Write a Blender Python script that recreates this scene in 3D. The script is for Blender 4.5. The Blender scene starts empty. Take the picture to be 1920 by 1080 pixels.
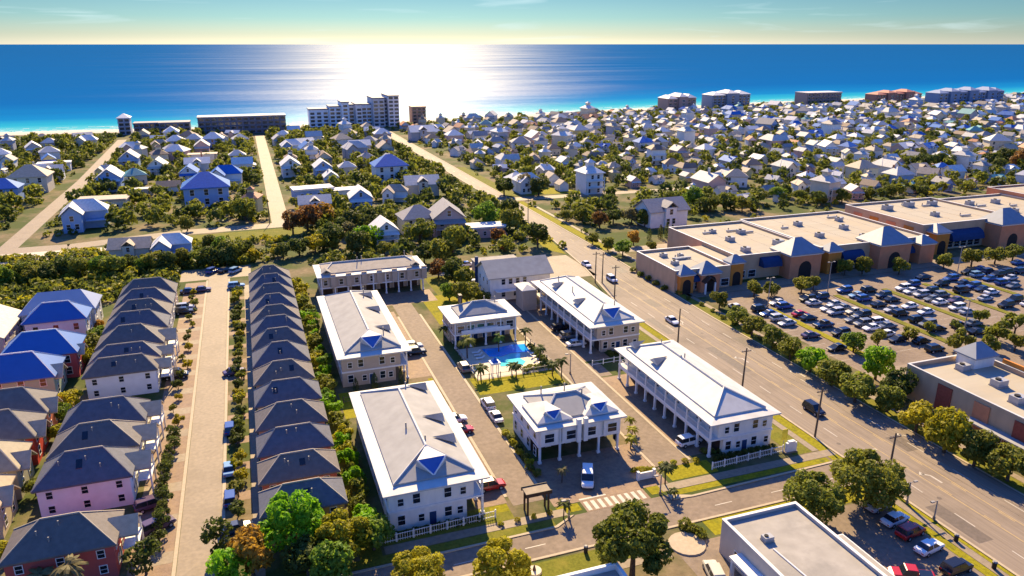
import bpy, math, random
from mathutils import Vector
R = math.radians
random.seed(11)
sc = bpy.context.scene
col = sc.collection

# ---------------------------------------------------------------- camera
cam_d = bpy.data.cameras.new("camera")
cam = bpy.data.objects.new("camera", cam_d)
col.objects.link(cam)
cam.location = (0, 0, 65)
cam.rotation_euler = (R(90 - 18.115), 0, R(-19.444))
cam_d.sensor_width = 36
cam_d.lens = 26.25
cam_d.clip_start = 1
cam_d.clip_end = 200000
sc.camera = cam

# ---------------------------------------------------------------- sky, sun, exposure
SUN_EL, SUN_AZ = R(35), R(11.7)          # azimuth clockwise from +Y (inland to sea)
w = bpy.data.worlds.new("World")
sc.world = w
w.use_nodes = True
nt = w.node_tree
nt.nodes.clear()
N = nt.nodes.new
L = nt.links.new
out = N('ShaderNodeOutputWorld')
bg = N('ShaderNodeBackground')
sky = N('ShaderNodeTexSky')
sky.sky_type = 'NISHITA'
sky.sun_disc = False
sky.sun_elevation = SUN_EL
sky.sun_rotation = SUN_AZ
sky.altitude = 60
sky.air_density = 1.0
sky.dust_density = 0.6
sky.ozone_density = 2.0
tc = N('ShaderNodeTexCoord')
sep = N('ShaderNodeSeparateXYZ')
L(tc.outputs['Generated'], sep.inputs[0])
ramp = N('ShaderNodeValToRGB')            # clear winter sky: cream at the horizon, teal, then deep blue
els = ramp.color_ramp.elements
els[0].position = 0.0; els[0].color = (.225, .265, .32, 1)
els[1].position = 1.0; els[1].color = (.15, .34, .82, 1)
for p_, c_ in ((.010, (.155, .20, .24, 1)), (.030, (.092, .165, .222, 1)), (.058, (.066, .128, .185, 1)), (.16, (.10, .25, .55, 1))):
    e = els.new(p_); e.color = c_
L(sep.outputs['Z'], ramp.inputs[0])
mul = N('ShaderNodeMix'); mul.data_type = 'RGBA'; mul.blend_type = 'MULTIPLY'; mul.inputs[0].default_value = 1
L(sky.outputs[0], mul.inputs[6]); L(ramp.outputs[0], mul.inputs[7])
# thin high cirrus
mp = N('ShaderNodeMapping'); mp.inputs['Scale'].default_value = (2.2, 2.2, 34)
L(tc.outputs['Generated'], mp.inputs[0])
nz = N('ShaderNodeTexNoise'); nz.inputs['Scale'].default_value = 2.6; nz.inputs['Detail'].default_value = 6; nz.inputs['Distortion'].default_value = .8
L(mp.outputs[0], nz.inputs['Vector'])
mr = N('ShaderNodeMapRange'); mr.inputs[1].default_value = .56; mr.inputs[2].default_value = .82; mr.inputs[4].default_value = .5
L(nz.outputs[0], mr.inputs[0])
cl = N('ShaderNodeMix'); cl.data_type = 'RGBA'; cl.inputs[7].default_value = (2.3, 2.9, 3.0, 1)
L(mr.outputs[0], cl.inputs[0]); L(mul.outputs[2], cl.inputs[6])
L(cl.outputs[2], bg.inputs[0])
bg.inputs[1].default_value = 0.15
L(bg.outputs[0], out.inputs[0])

sun_d = bpy.data.lights.new("sun", 'SUN')
sun = bpy.data.objects.new("sun", sun_d)
col.objects.link(sun)
sun_d.energy = 4.7
sun_d.angle = R(.5)
sun_d.color = (1.0, .77, .42)
sdir = Vector((math.sin(SUN_AZ) * math.cos(SUN_EL), math.cos(SUN_AZ) * math.cos(SUN_EL), math.sin(SUN_EL)))
sun.rotation_euler = (-sdir).to_track_quat('-Z', 'Y').to_euler()
sun.location = (0, 0, 300)

sc.view_settings.view_transform = 'Standard'
sc.view_settings.look = 'None'
sc.view_settings.gamma = 1
sc.view_settings.exposure = 1.3
sc.view_settings.use_curve_mapping = False
sc.render.engine = 'CYCLES'
sc.cycles.max_bounces = 5
sc.cycles.diffuse_bounces = 2
sc.cycles.transparent_max_bounces = 4

# ---------------------------------------------------------------- materials
MT = {}
def mk(name, c=(.5, .5, .5), rough=.75, spec=.3, var=.14, scale=.6, bump=0., bscale=8., metal=0., objcol=False, streak=None, var2=None, leaf=0.):
    m = bpy.data.materials.new(name); m.use_nodes = True
    n = m.node_tree; nd = n.nodes; lk = n.links.new
    b = nd['Principled BSDF']
    b.inputs['Roughness'].default_value = rough
    b.inputs['Specular IOR Level'].default_value = spec
    b.inputs['Metallic'].default_value = metal
    g = nd.new('ShaderNodeNewGeometry')
    vec = g.outputs['Position']
    if streak:
        mpn = nd.new('ShaderNodeMapping'); mpn.inputs['Scale'].default_value = streak
        lk(vec, mpn.inputs[0]); vec = mpn.outputs[0]
    nz = nd.new('ShaderNodeTexNoise'); nz.inputs['Scale'].default_value = scale; nz.inputs['Detail'].default_value = 5
    lk(vec, nz.inputs['Vector'])
    mr = nd.new('ShaderNodeMapRange'); mr.inputs[1].default_value = .25; mr.inputs[2].default_value = .75
    mr.inputs[3].default_value = 1 - var; mr.inputs[4].default_value = 1 + var
    lk(nz.outputs[0], mr.inputs[0])
    mx = nd.new('ShaderNodeMix'); mx.data_type = 'RGBA'; mx.blend_type = 'MULTIPLY'; mx.inputs[0].default_value = 1
    if objcol:
        oi = nd.new('ShaderNodeObjectInfo'); lk(oi.outputs['Color'], mx.inputs[6])
    else:
        mx.inputs[6].default_value = (*c, 1)
    lk(mr.outputs[0], mx.inputs[7])
    colr = mx.outputs[2]
    if var2:                                  # second tone in larger patches
        n2 = nd.new('ShaderNodeTexNoise'); n2.inputs['Scale'].default_value = var2[1]; n2.inputs['Detail'].default_value = 6; n2.inputs['Roughness'].default_value = .65
        lk(g.outputs['Position'], n2.inputs['Vector'])
        r2 = nd.new('ShaderNodeMapRange'); r2.inputs[1].default_value = var2[2]; r2.inputs[2].default_value = var2[3]
        lk(n2.outputs[0], r2.inputs[0])
        m2 = nd.new('ShaderNodeMix'); m2.data_type = 'RGBA'; lk(r2.outputs[0], m2.inputs[0]); lk(colr, m2.inputs[6])
        m2.inputs[7].default_value = (*var2[0], 1)
        colr = m2.outputs[2]
    lk(colr, b.inputs['Base Color'])
    if bump:
        n3 = nd.new('ShaderNodeTexNoise'); n3.inputs['Scale'].default_value = bscale; n3.inputs['Detail'].default_value = 3
        lk(vec, n3.inputs['Vector'])
        bp = nd.new('ShaderNodeBump'); bp.inputs['Strength'].default_value = bump; bp.inputs['Distance'].default_value = .1
        lk(n3.outputs[0], bp.inputs['Height']); lk(bp.outputs[0], b.inputs['Normal'])
    if leaf:
        tr = nd.new('ShaderNodeBsdfTranslucent'); lk(colr, tr.inputs[0])
        ms = nd.new('ShaderNodeMixShader'); ms.inputs[0].default_value = leaf
        lk(b.outputs[0], ms.inputs[1]); lk(tr.outputs[0], ms.inputs[2])
        lk(ms.outputs[0], nd['Material Output'].inputs[0])
    MT[name] = m
    return m

mk('soil', (.20, .15, .085), .9, .1, .25, .8, bump=.4, bscale=3, var2=((.065, .085, .02), .055, .38, .56))
mk('sand', (.62, .54, .42), .9, .1, .12, .3, bump=.3, bscale=2)
mk('grass', (.15, .15, .018), .9, .1, .3, 2.5, bump=.6, bscale=12, var2=((.22, .19, .03), .35, .5, .7))
mk('lawn', (.25, .22, .01), .9, .1, .3, 2.0, bump=.6, bscale=12, var2=((.11, .125, .015), .3, .55, .72))
mk('asphalt', (.225, .17, .124), .8, .2, .2, 1.2, bump=.3, bscale=22, var2=((.145, .108, .08), .09, .5, .75))
mk('asphalt_patch', (.13, .10, .078), .65, .3, .2, 1.5, bump=.3, bscale=20)
mk('highway', (.24, .187, .14), .75, .25, .22, .9, bump=.3, bscale=22, streak=(3.0, .08, 1), var2=((.15, .115, .086), .07, .5, .75))
mk('concrete', (.26, .20, .136), .7, .3, .2, 1.5, bump=.2, bscale=10, var2=((.195, .148, .10), .12, .5, .75))
mk('paver', (.23, .15, .10), .75, .25, .22, 1.6, bump=.5, bscale=6, var2=((.30, .20, .12), .6, .45, .7))
mk('kerb', (.42, .335, .23), .75, .25, .12, 2)
mk('paint_white', (.46, .41, .34), .6, .3, .15, 1.5)
mk('paint_yellow', (.44, .31, .13), .6, .3, .2, 1.5)
mk('stucco', (.80, .76, .69), .8, .2, .12, .8, streak=(1.2, 1.2, .35))
mk('stucco_grey', (.52, .46, .39), .8, .2, .12, .7, streak=(1, 1, .4))
mk('stucco_tan', (.50, .40, .30), .8, .2, .08, .8)
mk('white', (.80, .78, .74), .6, .3, .05, 1)
mk('roof_pale', (.35, .335, .31), .7, .2, .13, .5, streak=(1, 1, 1), bump=.25, bscale=14)
mk('roof_white', (.53, .515, .485), .6, .25, .12, .6, var2=((.47, .45, .41), .35, .5, .8))
mk('roof_beige', (.42, .36, .28), .8, .2, .14, .8, bump=.3, bscale=10)
mk('roof_membrane', (.39, .345, .265), .8, .2, .09, .25, streak=(.3, 2.2, 1), var2=((.42, .34, .23), .09, .45, .7))
mk('roof_grey', (.36, .33, .285), .85, .15, .14, .5, bump=.3, bscale=14, var2=((.27, .25, .22), .18, .52, .7))
mk('wallc', rough=.8, spec=.2, var=.07, scale=.8, objcol=True)
mk('roofc', rough=.7, spec=.3, var=.16, scale=1.3, objcol=True, bump=.3, bscale=9)
mk('metalc', rough=.42, spec=.5, var=.06, scale=.5, objcol=True)
mk('glass', (.012, .018, .028), .12, .6, .2, 1)
mk('dark', (.025, .021, .02), .7, .2, .2, 1)
mk('trim_dark', (.06, .035, .025), .6, .3, .2, 1)
mk('brick_red', (.30, .075, .045), .85, .2, .2, 2)
mk('mall_wall', (.56, .37, .22), .8, .2, .12, .5, streak=(1, 1, .4))
mk('salmon', (.64, .25, .12), .8, .2, .1, .6)
mk('orange_wall', (.60, .22, .04), .8, .2, .1, .6)
mk('deep_blue', (.018, .10, .42), .45, .5, .12, 1)
mk('tower_roof', (.22, .25, .30), .5, .4, .1, .6)
mk('awning_blue', (.015, .045, .13), .7, .2, .15, 1)
mk('leaf', rough=.6, spec=.25, var=.35, scale=1.1, objcol=True, leaf=.48)
mk('bark', (.10, .07, .05), .9, .1, .25, 4, bump=.5)
mk('car_paint', rough=.22, spec=.6, var=.02, scale=1, objcol=True)
mk('tyre', (.015, .015, .016), .8, .2, .1, 3)
mk('lamp_glass', (.75, .75, .72), .15, .6, .02, 1)
mk('tail_red', (.35, .01, .01), .25, .5, .02, 1)
mk('wood', (.13, .095, .07), .85, .2, .2, 3)
mk('steel', (.35, .35, .35), .45, .5, .1, 2)
mk('pool_water', (.0, .30, .80), .08, .5, .12, .8, bump=.15, bscale=3)
mk('pool_shallow', (.12, .66, .66), .08, .5, .1, .8, bump=.15, bscale=3)
mk('deck', (.62, .53, .40), .8, .2, .12, 1.2)
mk('pipe_grey', (.28, .26, .24), .6, .4, .15, 2)
mk('sign_yellow', (.75, .60, .05), .6, .3, .05, 1)

# ---------------------------------------------------------------- helpers
class MB:
    def __init__(s):
        s.v = []; s.f = []; s.m = []
    def face(s, pts, m=0):
        k = len(s.v); s.v += [tuple(p) for p in pts]; s.f.append(tuple(range(k, k + len(pts)))); s.m.append(m)
    def box(s, x0, x1, y0, y1, z0, z1, m=0, top=None):
        k = len(s.v)
        s.v += [(x0, y0, z0), (x1, y0, z0), (x1, y1, z0), (x0, y1, z0), (x0, y0, z1), (x1, y0, z1), (x1, y1, z1), (x0, y1, z1)]
        for j, q in enumerate(((0, 3, 2, 1), (4, 5, 6, 7), (0, 1, 5, 4), (1, 2, 6, 5), (2, 3, 7, 6), (3, 0, 4, 7))):
            s.f.append(tuple(k + i for i in q)); s.m.append(top if (top is not None and j == 1) else m)
    def solid(s, bot, topp, m=0):            # two rings of points joined
        n = len(bot); k = len(s.v); s.v += [tuple(p) for p in bot] + [tuple(p) for p in topp]
        s.f.append(tuple(k + i for i in reversed(range(n)))); s.m.append(m)
        s.f.append(tuple(k + n + i for i in range(n))); s.m.append(m)
        for i in range(n):
            j = (i + 1) % n
            s.f.append((k + i, k + j, k + n + j, k + n + i)); s.m.append(m)
    def tube(s, a, b, r0, r1, n=6, m=0):
        a = Vector(a); b = Vector(b); d = (b - a).normalized()
        u = d.orthogonal().normalized(); v = d.cross(u)
        ra = [a + (u * math.cos(6.2832 * i / n) + v * math.sin(6.2832 * i / n)) * r0 for i in range(n)]
        rb = [b + (u * math.cos(6.2832 * i / n) + v * math.sin(6.2832 * i / n)) * r1 for i in range(n)]
        s.solid(ra, rb, m)
    def hip(s, x0, x1, y0, y1, z, rise, axis='x', run=None, m=0, fas=.22):
        """hip roof solid; run = plan length of the hip ends (default: equal pitch)"""
        if axis == 'x':
            c = (y0 + y1) / 2; r = (y1 - y0) / 2 if run is None else run
            r = min(r, (x1 - x0) / 2 - .05)
            a = (x0 + r, c, z + rise); b = (x1 - r, c, z + rise)
        else:
            c = (x0 + x1) / 2; r = (x1 - x0) / 2 if run is None else run
            r = min(r, (y1 - y0) / 2 - .05)
            a = (c, y0 + r, z + rise); b = (c, y1 - r, z + rise)
        lo = [(x0, y0, z - fas), (x1, y0, z - fas), (x1, y1, z - fas), (x0, y1, z - fas)]
        hi = [(x0, y0, z), (x1, y0, z), (x1, y1, z), (x0, y1, z)]
        k = len(s.v); s.v += lo + hi + [a, b]
        F = [(3, 2, 1, 0), (0, 1, 5, 4), (1, 2, 6, 5), (2, 3, 7, 6), (3, 0, 4, 7)]
        F += [(4, 5, 9, 8), (6, 7, 8, 9), (5, 6, 9), (7, 4, 8)] if axis == 'x' else [(5, 6, 9, 8), (7, 4, 8, 9), (4, 5, 8), (6, 7, 9)]
        for q in F:
            s.f.append(tuple(k + i for i in q)); s.m.append(m)
        return a, b
    def gable(s, x0, x1, y0, y1, z, rise, axis='x', m=0, t=.22):
        """two roof slabs with thickness"""
        if axis == 'x':
            c = (y0 + y1) / 2
            prof = [(y0, z), (c, z + rise), (y1, z), (y1, z - t), (c, z + rise - t), (y0, z - t)]
            A = [(x0, p, q) for p, q in prof]; B = [(x1, p, q) for p, q in prof]
        else:
            c = (x0 + x1) / 2
            prof = [(x0, z), (c, z + rise), (x1, z), (x1, z - t), (c, z + rise - t), (x0, z - t)]
            A = [(p, y0, q) for p, q in prof]; B = [(p, y1, q) for p, q in prof]
        s.solid(A, B, m)
    def gwall(s, x0, x1, y0, y1, z0, z1, rise, axis='x', m=0):
        """walls with gable triangles"""
        s.box(x0, x1, y0, y1, z0, z1, m)
        if axis == 'x':
            c = (y0 + y1) / 2
            for x in (x0, x1): s.face([(x, y0, z1), (x, y1, z1), (x, c, z1 + rise)], m)
        else:
            c = (x0 + x1) / 2
            for y in (y0, y1): s.face([(x0, y, z1), (x1, y, z1), (c, y, z1 + rise)], m)
    def mesh(s, name, mats, org=(0, 0, 0)):
        me = bpy.data.meshes.new(name)
        ox, oy, oz = org
        me.from_pydata([(a - ox, b - oy, c - oz) for a, b, c in s.v], [], s.f)
        for q in (mats if isinstance(mats, (list, tuple)) else [mats]): me.materials.append(MT[q])
        me.polygons.foreach_set('material_index', s.m)
        me.update()
        return me
    def build(s, name, mats, parent=None, world=True, c=None):
        org = parent.location if (parent and world) else (0, 0, 0)
        return link(name, s.mesh(name, mats, org), parent, c=c)

def link(name, me, parent=None, loc=(0, 0, 0), rz=0, sca=None, c=None):
    o = bpy.data.objects.new(name, me)
    col.objects.link(o)
    if parent: o.parent = parent
    o.location = loc
    if rz: o.rotation_euler = (0, 0, rz)
    if sca: o.scale = sca
    if c: o.color = (*c, 1)
    return o

def tag(o, label, cat, group=None):
    o['label'] = label; o['category'] = cat
    if group: o['group'] = group
    return o

def thing(name, label, cat, loc=(0, 0, 0), rz=0, group=None):
    o = bpy.data.objects.new(name, None)
    col.objects.link(o)
    o.empty_display_size = .5
    o.location = loc; o.rotation_euler = (0, 0, rz)
    return tag(o, label, cat, group)

def struct(o, kind='structure'):
    o['kind'] = kind
    return o

ONES = 'zeroth first second third fourth fifth sixth seventh eighth ninth tenth eleventh twelfth thirteenth fourteenth fifteenth sixteenth seventeenth eighteenth nineteenth'.split()
TENS = {2: 'twenty', 3: 'thirty', 4: 'forty', 5: 'fifty', 6: 'sixty', 7: 'seventy', 8: 'eighty', 9: 'ninety'}
def nth(n):
    if n < 20: return ONES[n]
    t, r = divmod(n, 10)
    return TENS[t][:-1] + 'ieth' if r == 0 else TENS[t] + '-' + ONES[r]

def copy_thing(src, loc, rz, label, cols=None, sca=None, group=None):
    """copy a thing and its parts (and sub-parts); cols recolours named parts"""
    r = src.copy(); col.objects.link(r)
    r.location = loc; r.rotation_euler = (0, 0, rz); r['label'] = label
    if sca: r.scale = sca
    if group: r['group'] = group
    for ch in src.children:
        c = ch.copy(); col.objects.link(c); c.parent = r
        if cols and ch.name.split('.')[0] in cols: c.color = (*cols[ch.name.split('.')[0]], 1)
        for g in ch.children:
            d = g.copy(); col.objects.link(d); d.parent = c
    return r

SHEET_Z = 0
def sheet(name, pts, m, z, parent=None):
    mb = MB(); mb.face([(x, y, z) for x, y in pts])
    return struct(mb.build(name, m))
def rect(name, x0, x1, y0, y1, m, z): return sheet(name, [(x0, y0), (x1, y0), (x1, y1), (x0, y1)], m, z)
# ---------------------------------------------------------------- land, beach, sea
COAST = [(-30000, 760), (-1500, 730), (-176, 688), (-87, 682), (39, 670), (134, 674), (266, 704), (439, 728), (566, 752), (789, 768), (1030, 772), (1400, 810), (4000, 900), (30000, 1200)]
def coast(x):
    for (a, ya), (b, yb) in zip(COAST, COAST[1:]):
        if x <= b: return ya + (yb - ya) * (x - a) / (b - a)
    return COAST[-1][1]
XS = [-30000, -8000, -2500, -900] + list(range(-500, 1301, 25)) + [1800, 3000, 8000, 30000]
mb = MB()
for a, b in zip(XS, XS[1:]):
    mb.face([(a, -3000, 0), (b, -3000, 0), (b, coast(b) - 30, 0), (a, coast(a) - 30, 0)])
struct(mb.build('ground', 'soil'))
mb = MB()
for a, b in zip(XS, XS[1:]):
    for (d0, z0), (d1, z1) in (((-30, .0), (-22, .7)), ((-22, .7), (-8, .1)), ((-8, .1), (6, -1.6))):
        mb.face([(a, coast(a) + d0, z0), (b, coast(b) + d0, z0), (b, coast(b) + d1, z1), (a, coast(a) + d1, z1)])
struct(mb.build('beach', 'sand'))

m = bpy.data.materials.new('sea'); m.use_nodes = True
n = m.node_tree; nd = n.nodes; lk = n.links.new
b = nd['Principled BSDF']
at = nd.new('ShaderNodeAttribute'); at.attribute_name = 'shore'
g = nd.new('ShaderNodeNewGeometry')
# wind lanes: long low-frequency streaks in the roughness and colour
mpn = nd.new('ShaderNodeMapping'); mpn.inputs['Scale'].default_value = (.0011, .0058, 1)
lk(g.outputs['Position'], mpn.inputs[0])
nz = nd.new('ShaderNodeTexNoise'); nz.inputs['Scale'].default_value = 1; nz.inputs['Detail'].default_value = 7; nz.inputs['Roughness'].default_value = .62; nz.inputs['Distortion'].default_value = .6
lk(mpn.outputs[0], nz.inputs['Vector'])
rg = nd.new('ShaderNodeMapRange'); rg.inputs[1].default_value = .3; rg.inputs[2].default_value = .7; rg.inputs[3].default_value = .40; rg.inputs[4].default_value = .48
lk(nz.outputs[0], rg.inputs[0])
rp = nd.new('ShaderNodeValToRGB'); e = rp.color_ramp.elements
e[0].position = 0; e[0].color = (.34, .52, .46, 1)
e[1].position = 1; e[1].color = (.006, .082, .225, 1)
for p_, c_ in ((.05, (.10, .42, .44, 1)), (.16, (.02, .30, .40, 1)), (.30, (.005, .16, .36, 1)), (.55, (.003, .095, .28, 1))):
    q = e.new(p_); q.color = c_
ad = nd.new('ShaderNodeMath'); ad.operation = 'MULTIPLY_ADD'; ad.inputs[1].default_value = .22; ad.inputs[2].default_value = -.11
lk(nz.outputs[0], ad.inputs[0])
a2 = nd.new('ShaderNodeMath'); a2.operation = 'ADD'; a2.use_clamp = True
lk(at.outputs['Fac'], a2.inputs[0]); lk(ad.outputs[0], a2.inputs[1]); lk(a2.outputs[0], rp.inputs[0])
n2 = nd.new('ShaderNodeTexNoise'); n2.inputs['Scale'].default_value = .09; n2.inputs['Detail'].default_value = 6; n2.inputs['Roughness'].default_value = .6
mp2 = nd.new('ShaderNodeMapping'); mp2.inputs['Scale'].default_value = (.5, 1.4, 1)
lk(g.outputs['Position'], mp2.inputs[0]); lk(mp2.outputs[0], n2.inputs['Vector'])
bp = nd.new('ShaderNodeBump'); bp.inputs['Strength'].default_value = .3; bp.inputs['Distance'].default_value = 1.4
lk(n2.outputs[0], bp.inputs['Height'])
nd.remove(b)
df = nd.new('ShaderNodeBsdfDiffuse'); gl = nd.new('ShaderNodeBsdfGlossy'); ms = nd.new('ShaderNodeMixShader')
gl.distribution = 'BECKMANN'; gl.inputs['Color'].default_value = (1, 1, 1, 1)
lk(rp.outputs[0], df.inputs['Color']); lk(rg.outputs[0], gl.inputs['Roughness']); lk(bp.outputs[0], gl.inputs['Normal'])
ms.inputs[0].default_value = .042
lk(df.outputs[0], ms.inputs[1]); lk(gl.outputs[0], ms.inputs[2]); lk(ms.outputs[0], nd['Material Output'].inputs[0])
MT['sea'] = m
DS = [(-4, 0), (8, .03), (25, .09), (60, .18), (120, .30), (220, .46), (400, .62), (800, .78), (2000, .9), (6000, 1), (20000, 1), (90000, 1)]
XW = [-90000, -30000] + [x for x in XS if -30000 < x < 30000] + [30000, 90000]
sv, sf, sa = [], [], []
for d, s_ in DS:
    for x in XW:
        sv.append((x, coast(max(-29000, min(29000, x))) + d, -.7)); sa.append(s_)
nx = len(XW)
for j in range(len(DS) - 1):
    for i in range(nx - 1):
        sf.append((j * nx + i, j * nx + i + 1, (j + 1) * nx + i + 1, (j + 1) * nx + i))
me = bpy.data.meshes.new('sea'); me.from_pydata(sv, [], sf); me.materials.append(m)
atr = me.attributes.new('shore', 'FLOAT', 'POINT'); atr.data.foreach_set('value', sa)
struct(link('sea', me))

# surf: low broken foam lines parallel to the shore
mb = MB()
for x in range(-260, 1250, 6):
    for off, wd in ((3, 1.6), (14, 1.1), (27, .9)):
        if random.random() < (.8 if off == 3 else .45):
            y = coast(x) + off + random.uniform(-2, 2); l = random.uniform(4, 11)
            mb.face([(x, y, -.62), (x + l, coast(x + l) + off + random.uniform(-1, 1), -.62), (x + l, coast(x + l) + off + wd, -.62), (x, y + wd, -.62)])
struct(mb.build('surf_foam', 'white'), 'stuff')

# ---------------------------------------------------------------- roads, pavements, yards
def strip(name, lft, rgt, m, z):        # a road between two edges given as [(y, x)...]
    ys = sorted({y for y, _ in lft} | {y for y, _ in rgt})
    def at(tab, y):
        for (a, xa), (b, xb) in zip(tab, tab[1:]):
            if a <= y <= b: return xa + (xb - xa) * (y - a) / (b - a)
        return tab[-1][1] if y > tab[-1][0] else tab[0][1]
    mb = MB()
    for a, b in zip(ys, ys[1:]):
        mb.face([(at(lft, a), a, z), (at(rgt, a), a, z), (at(rgt, b), b, z), (at(lft, b), b, z)])
    return struct(mb.build(name, m))
HW_L = [(-300, 88), (165, 88), (200, 94.2), (235, 98), (290, 100.3), (590, 100.5), (640, 100.5)]
HW_R = [(-300, 105.3), (150, 105.3), (200, 106.8), (290, 107.6), (640, 107.2)]
highway = strip('highway', HW_L, HW_R, 'highway', .012)
strip('highway_kerb', [(y, x - .45) for y, x in HW_L], [(y, x) for y, x in HW_L], 'kerb', .10)
strip('highway_kerb', [(y, x) for y, x in HW_R], [(y, x + .45) for y, x in HW_R], 'kerb', .10)
# road markings, each painted piece under the road it lies on
def mark(road, pts, m='paint_white', z=.018, name='lane_dash'):
    mb = MB(); mb.face([(x, y, z) for x, y in pts]); return mb.build(name, m, road)
for y in range(36, 170, 9):
    for x in (91.7, 101.6):
        mark(highway, [(x, y), (x + .17, y), (x + .17, y + 3.4), (x, y + 3.4)])
for x in (95.0, 98.5):
    mark(highway, [(x, 20), (x + .14, 20), (x + .14, 190), (x, 190)], 'paint_yellow', name='centre_line')
for y in range(30, 190, 8):
    for x in (95.35, 98.15):
        mark(highway, [(x, y), (x + .13, y), (x + .13, y + 2.6), (x, y + 2.6)], 'paint_yellow', name='centre_dash')
for x, y, s in ((96.8, 73, 1), (96.9, 122, 1), (96.7, 150, -1), (103.4, 84, 1), (103.4, 112, 1)):
    def tp(l): return [(x + a * 1.0, y + b_ * s) for a, b_ in l]
    mark(highway, tp([(-.16, 0), (.16, 0), (.16, 2.2), (-.16, 2.2)]), name='turn_arrow')
    mark(highway, tp([(-.16, 2.2), (.16, 2.2), (-.9, 3.2), (-1.0, 2.9)]), name='turn_arrow')
    mark(highway, tp([(-.7, 3.7), (-1.5, 3.0), (-.6, 2.5)]), name='turn_arrow')
for x, y, wd_, ln in ((89, 60, 2.6, 9), (99.3, 82, 3, 5), (92.6, 118, 2.4, 14), (101.9, 128, 2.9, 7), (89.2, 142, 2, 11), (95.6, 160, 2.3, 6), (102, 44, 3, 16), (92.1, 176, 2.5, 9), (101.2, 190, 3.2, 8), (96, 36, 1.9, 12)):
    mark(highway, [(x, y), (x + wd_, y), (x + wd_, y + ln), (x, y + ln)], 'asphalt_patch', z=.0145, name='asphalt_patch')
for x, y in ((90.3, 88), (100.1, 104), (97, 140), (92.9, 70), (103, 155)):
    mark(highway, [(x + .38 * math.cos(a * .785), y + .38 * math.sin(a * .785)) for a in range(8)], 'asphalt_patch', z=.0165, name='manhole_cover')
for y in range(205, 600, 12):
    mark(highway, [(103.6, y), (103.75, y), (103.75, y + 4), (103.6, y + 4)], 'paint_yellow', name='centre_dash')
mark(highway, [(88.6, 84.2), (95, 84.2), (95, 84.7), (88.6, 84.7)], name='stop_line')

# side street south of the white blocks
street = sheet('side_street', [(-60, 76.9), (88.2, 77.6), (88.2, 83.4), (72, 82.9), (58, 82.6), (54.5, 84.4), (39.5, 84.4), (36, 82.4), (-60, 81.6)], 'asphalt', .016)
sheet('side_street_mouth', [(84.5, 74.0), (88.2, 72.0), (88.2, 77.595)], 'asphalt', .016)
for pts in ([(-60, 76.45), (84.5, 77.15), (84.5, 77.55), (-60, 76.85)], [(54.6, 83.0), (58.2, 82.65), (88, 83.45), (88, 83.85), (58.2, 83.05), (54.8, 84.4)], [(-60, 81.65), (36, 82.45), (39.4, 84.4), (38.9, 84.4), (35.8, 82.85), (-60, 82.05)]):
    mb = MB(); mb.solid([(x, y, 0) for x, y in pts], [(x, y, .12) for x, y in pts]); struct(mb.build('street_kerb', 'kerb'))
for x in range(-50, 86, 10):
    if not 36 < x < 52: mark(street, [(x, 79.6), (x + 3, 79.63), (x + 3, 79.78), (x, 79.75)], name='lane_dash', z=.022)
rect('street_verge', -60, 36, 82.9, 84.6, 'grass', .014)
rect('street_verge', 56, 85, 83.9, 85.2, 'lawn', .014)
rect('street_sidewalk', 12, 38.5, 84.7, 86.4, 'concrete', .03)
rect('street_sidewalk', 54.6, 87.4, 85.3, 87.1, 'concrete', .03)
rect('south_verge', -60, 47, 73.2, 76.4, 'grass', .014)
rect('south_verge', 56, 85, 73.6, 77.1, 'lawn', .014)
rect('south_sidewalk', 12, 48, 71.6, 73.1, 'concrete', .03)

# verges and sidewalk along the highway
rect('highway_sidewalk', 84.3, 85.5, 87.4, 166, 'concrete', .03)
rect('highway_verge', 85.6, 87.5, 84, 164, 'lawn', .014)
rect('block_verge', 80.5, 84.2, 87.4, 200, 'grass', .01)
rect('highway_verge', 86.9, 87.5, 20, 73, 'lawn', .014)
rect('highway_sidewalk', 85.5, 86.8, 20, 73.5, 'concrete', .03)
rect('highway_verge', 84.0, 85.4, 20, 73.5, 'lawn', .014)
sheet('east_verge', [(105.8, 20), (108.6, 20), (108.6, 190), (105.8, 150)], 'grass', .014)
rect('east_sidewalk', 108.7, 110.0, 20, 180, 'concrete', .03)
sheet('avenue_verge', [(108.1, 215), (111.5, 215), (111, 300), (108.2, 300)], 'lawn', .014)
sheet('avenue_verge', [(108.1, 312), (114, 312), (113, 400), (108.2, 400)], 'grass', .014)
sheet('avenue_verge', [(94.5, 215), (97.4, 240), (99.6, 292), (97, 292), (90.5, 222)], 'lawn', .014)
rect('avenue_path', 111.7, 113, 190, 298, 'concrete', .02)
sheet('east_lane', [(107.7, 302), (190, 300), (190, 306), (107.7, 309)], 'concrete', .014)
rect('corner_lawn', 117, 142, 311, 326, 'lawn', .016)

# the white blocks' grounds
rect('block_grounds', 11.6, 84.2, 88.6, 212, 'soil', .006)
rect('block_lawn', 12, 31, 86.5, 90.5, 'grass', .011)
rect('block_drive', 31.8, 36.8, 89.5, 193, 'asphalt', .02)
rect('block_drive', 57.2, 63.2, 91.2, 186, 'asphalt', .02)
rect('cross_drive', 63.205, 66.5, 126, 133, 'asphalt', .02)
for x in (31.25, 36.85, 56.65, 63.25):
    mb = MB(); mb.box(x, x + .5, 92, 175, 0, .05); struct(mb.build('drive_edge', 'kerb'))
rect('forecourt', 37.4, 56.6, 87.2, 100, 'paver', .024)
rect('entry_apron', 41.5, 52, 84.42, 87.18, 'paver', .026)
rect('garage_apron', 26.5, 31.2, 90.5, 124, 'paver', .022)
rect('garage_apron', 26.5, 31.2, 138, 179, 'paver', .022)
rect('garage_apron', 63.8, 70, 93, 125.5, 'paver', .022)
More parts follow.
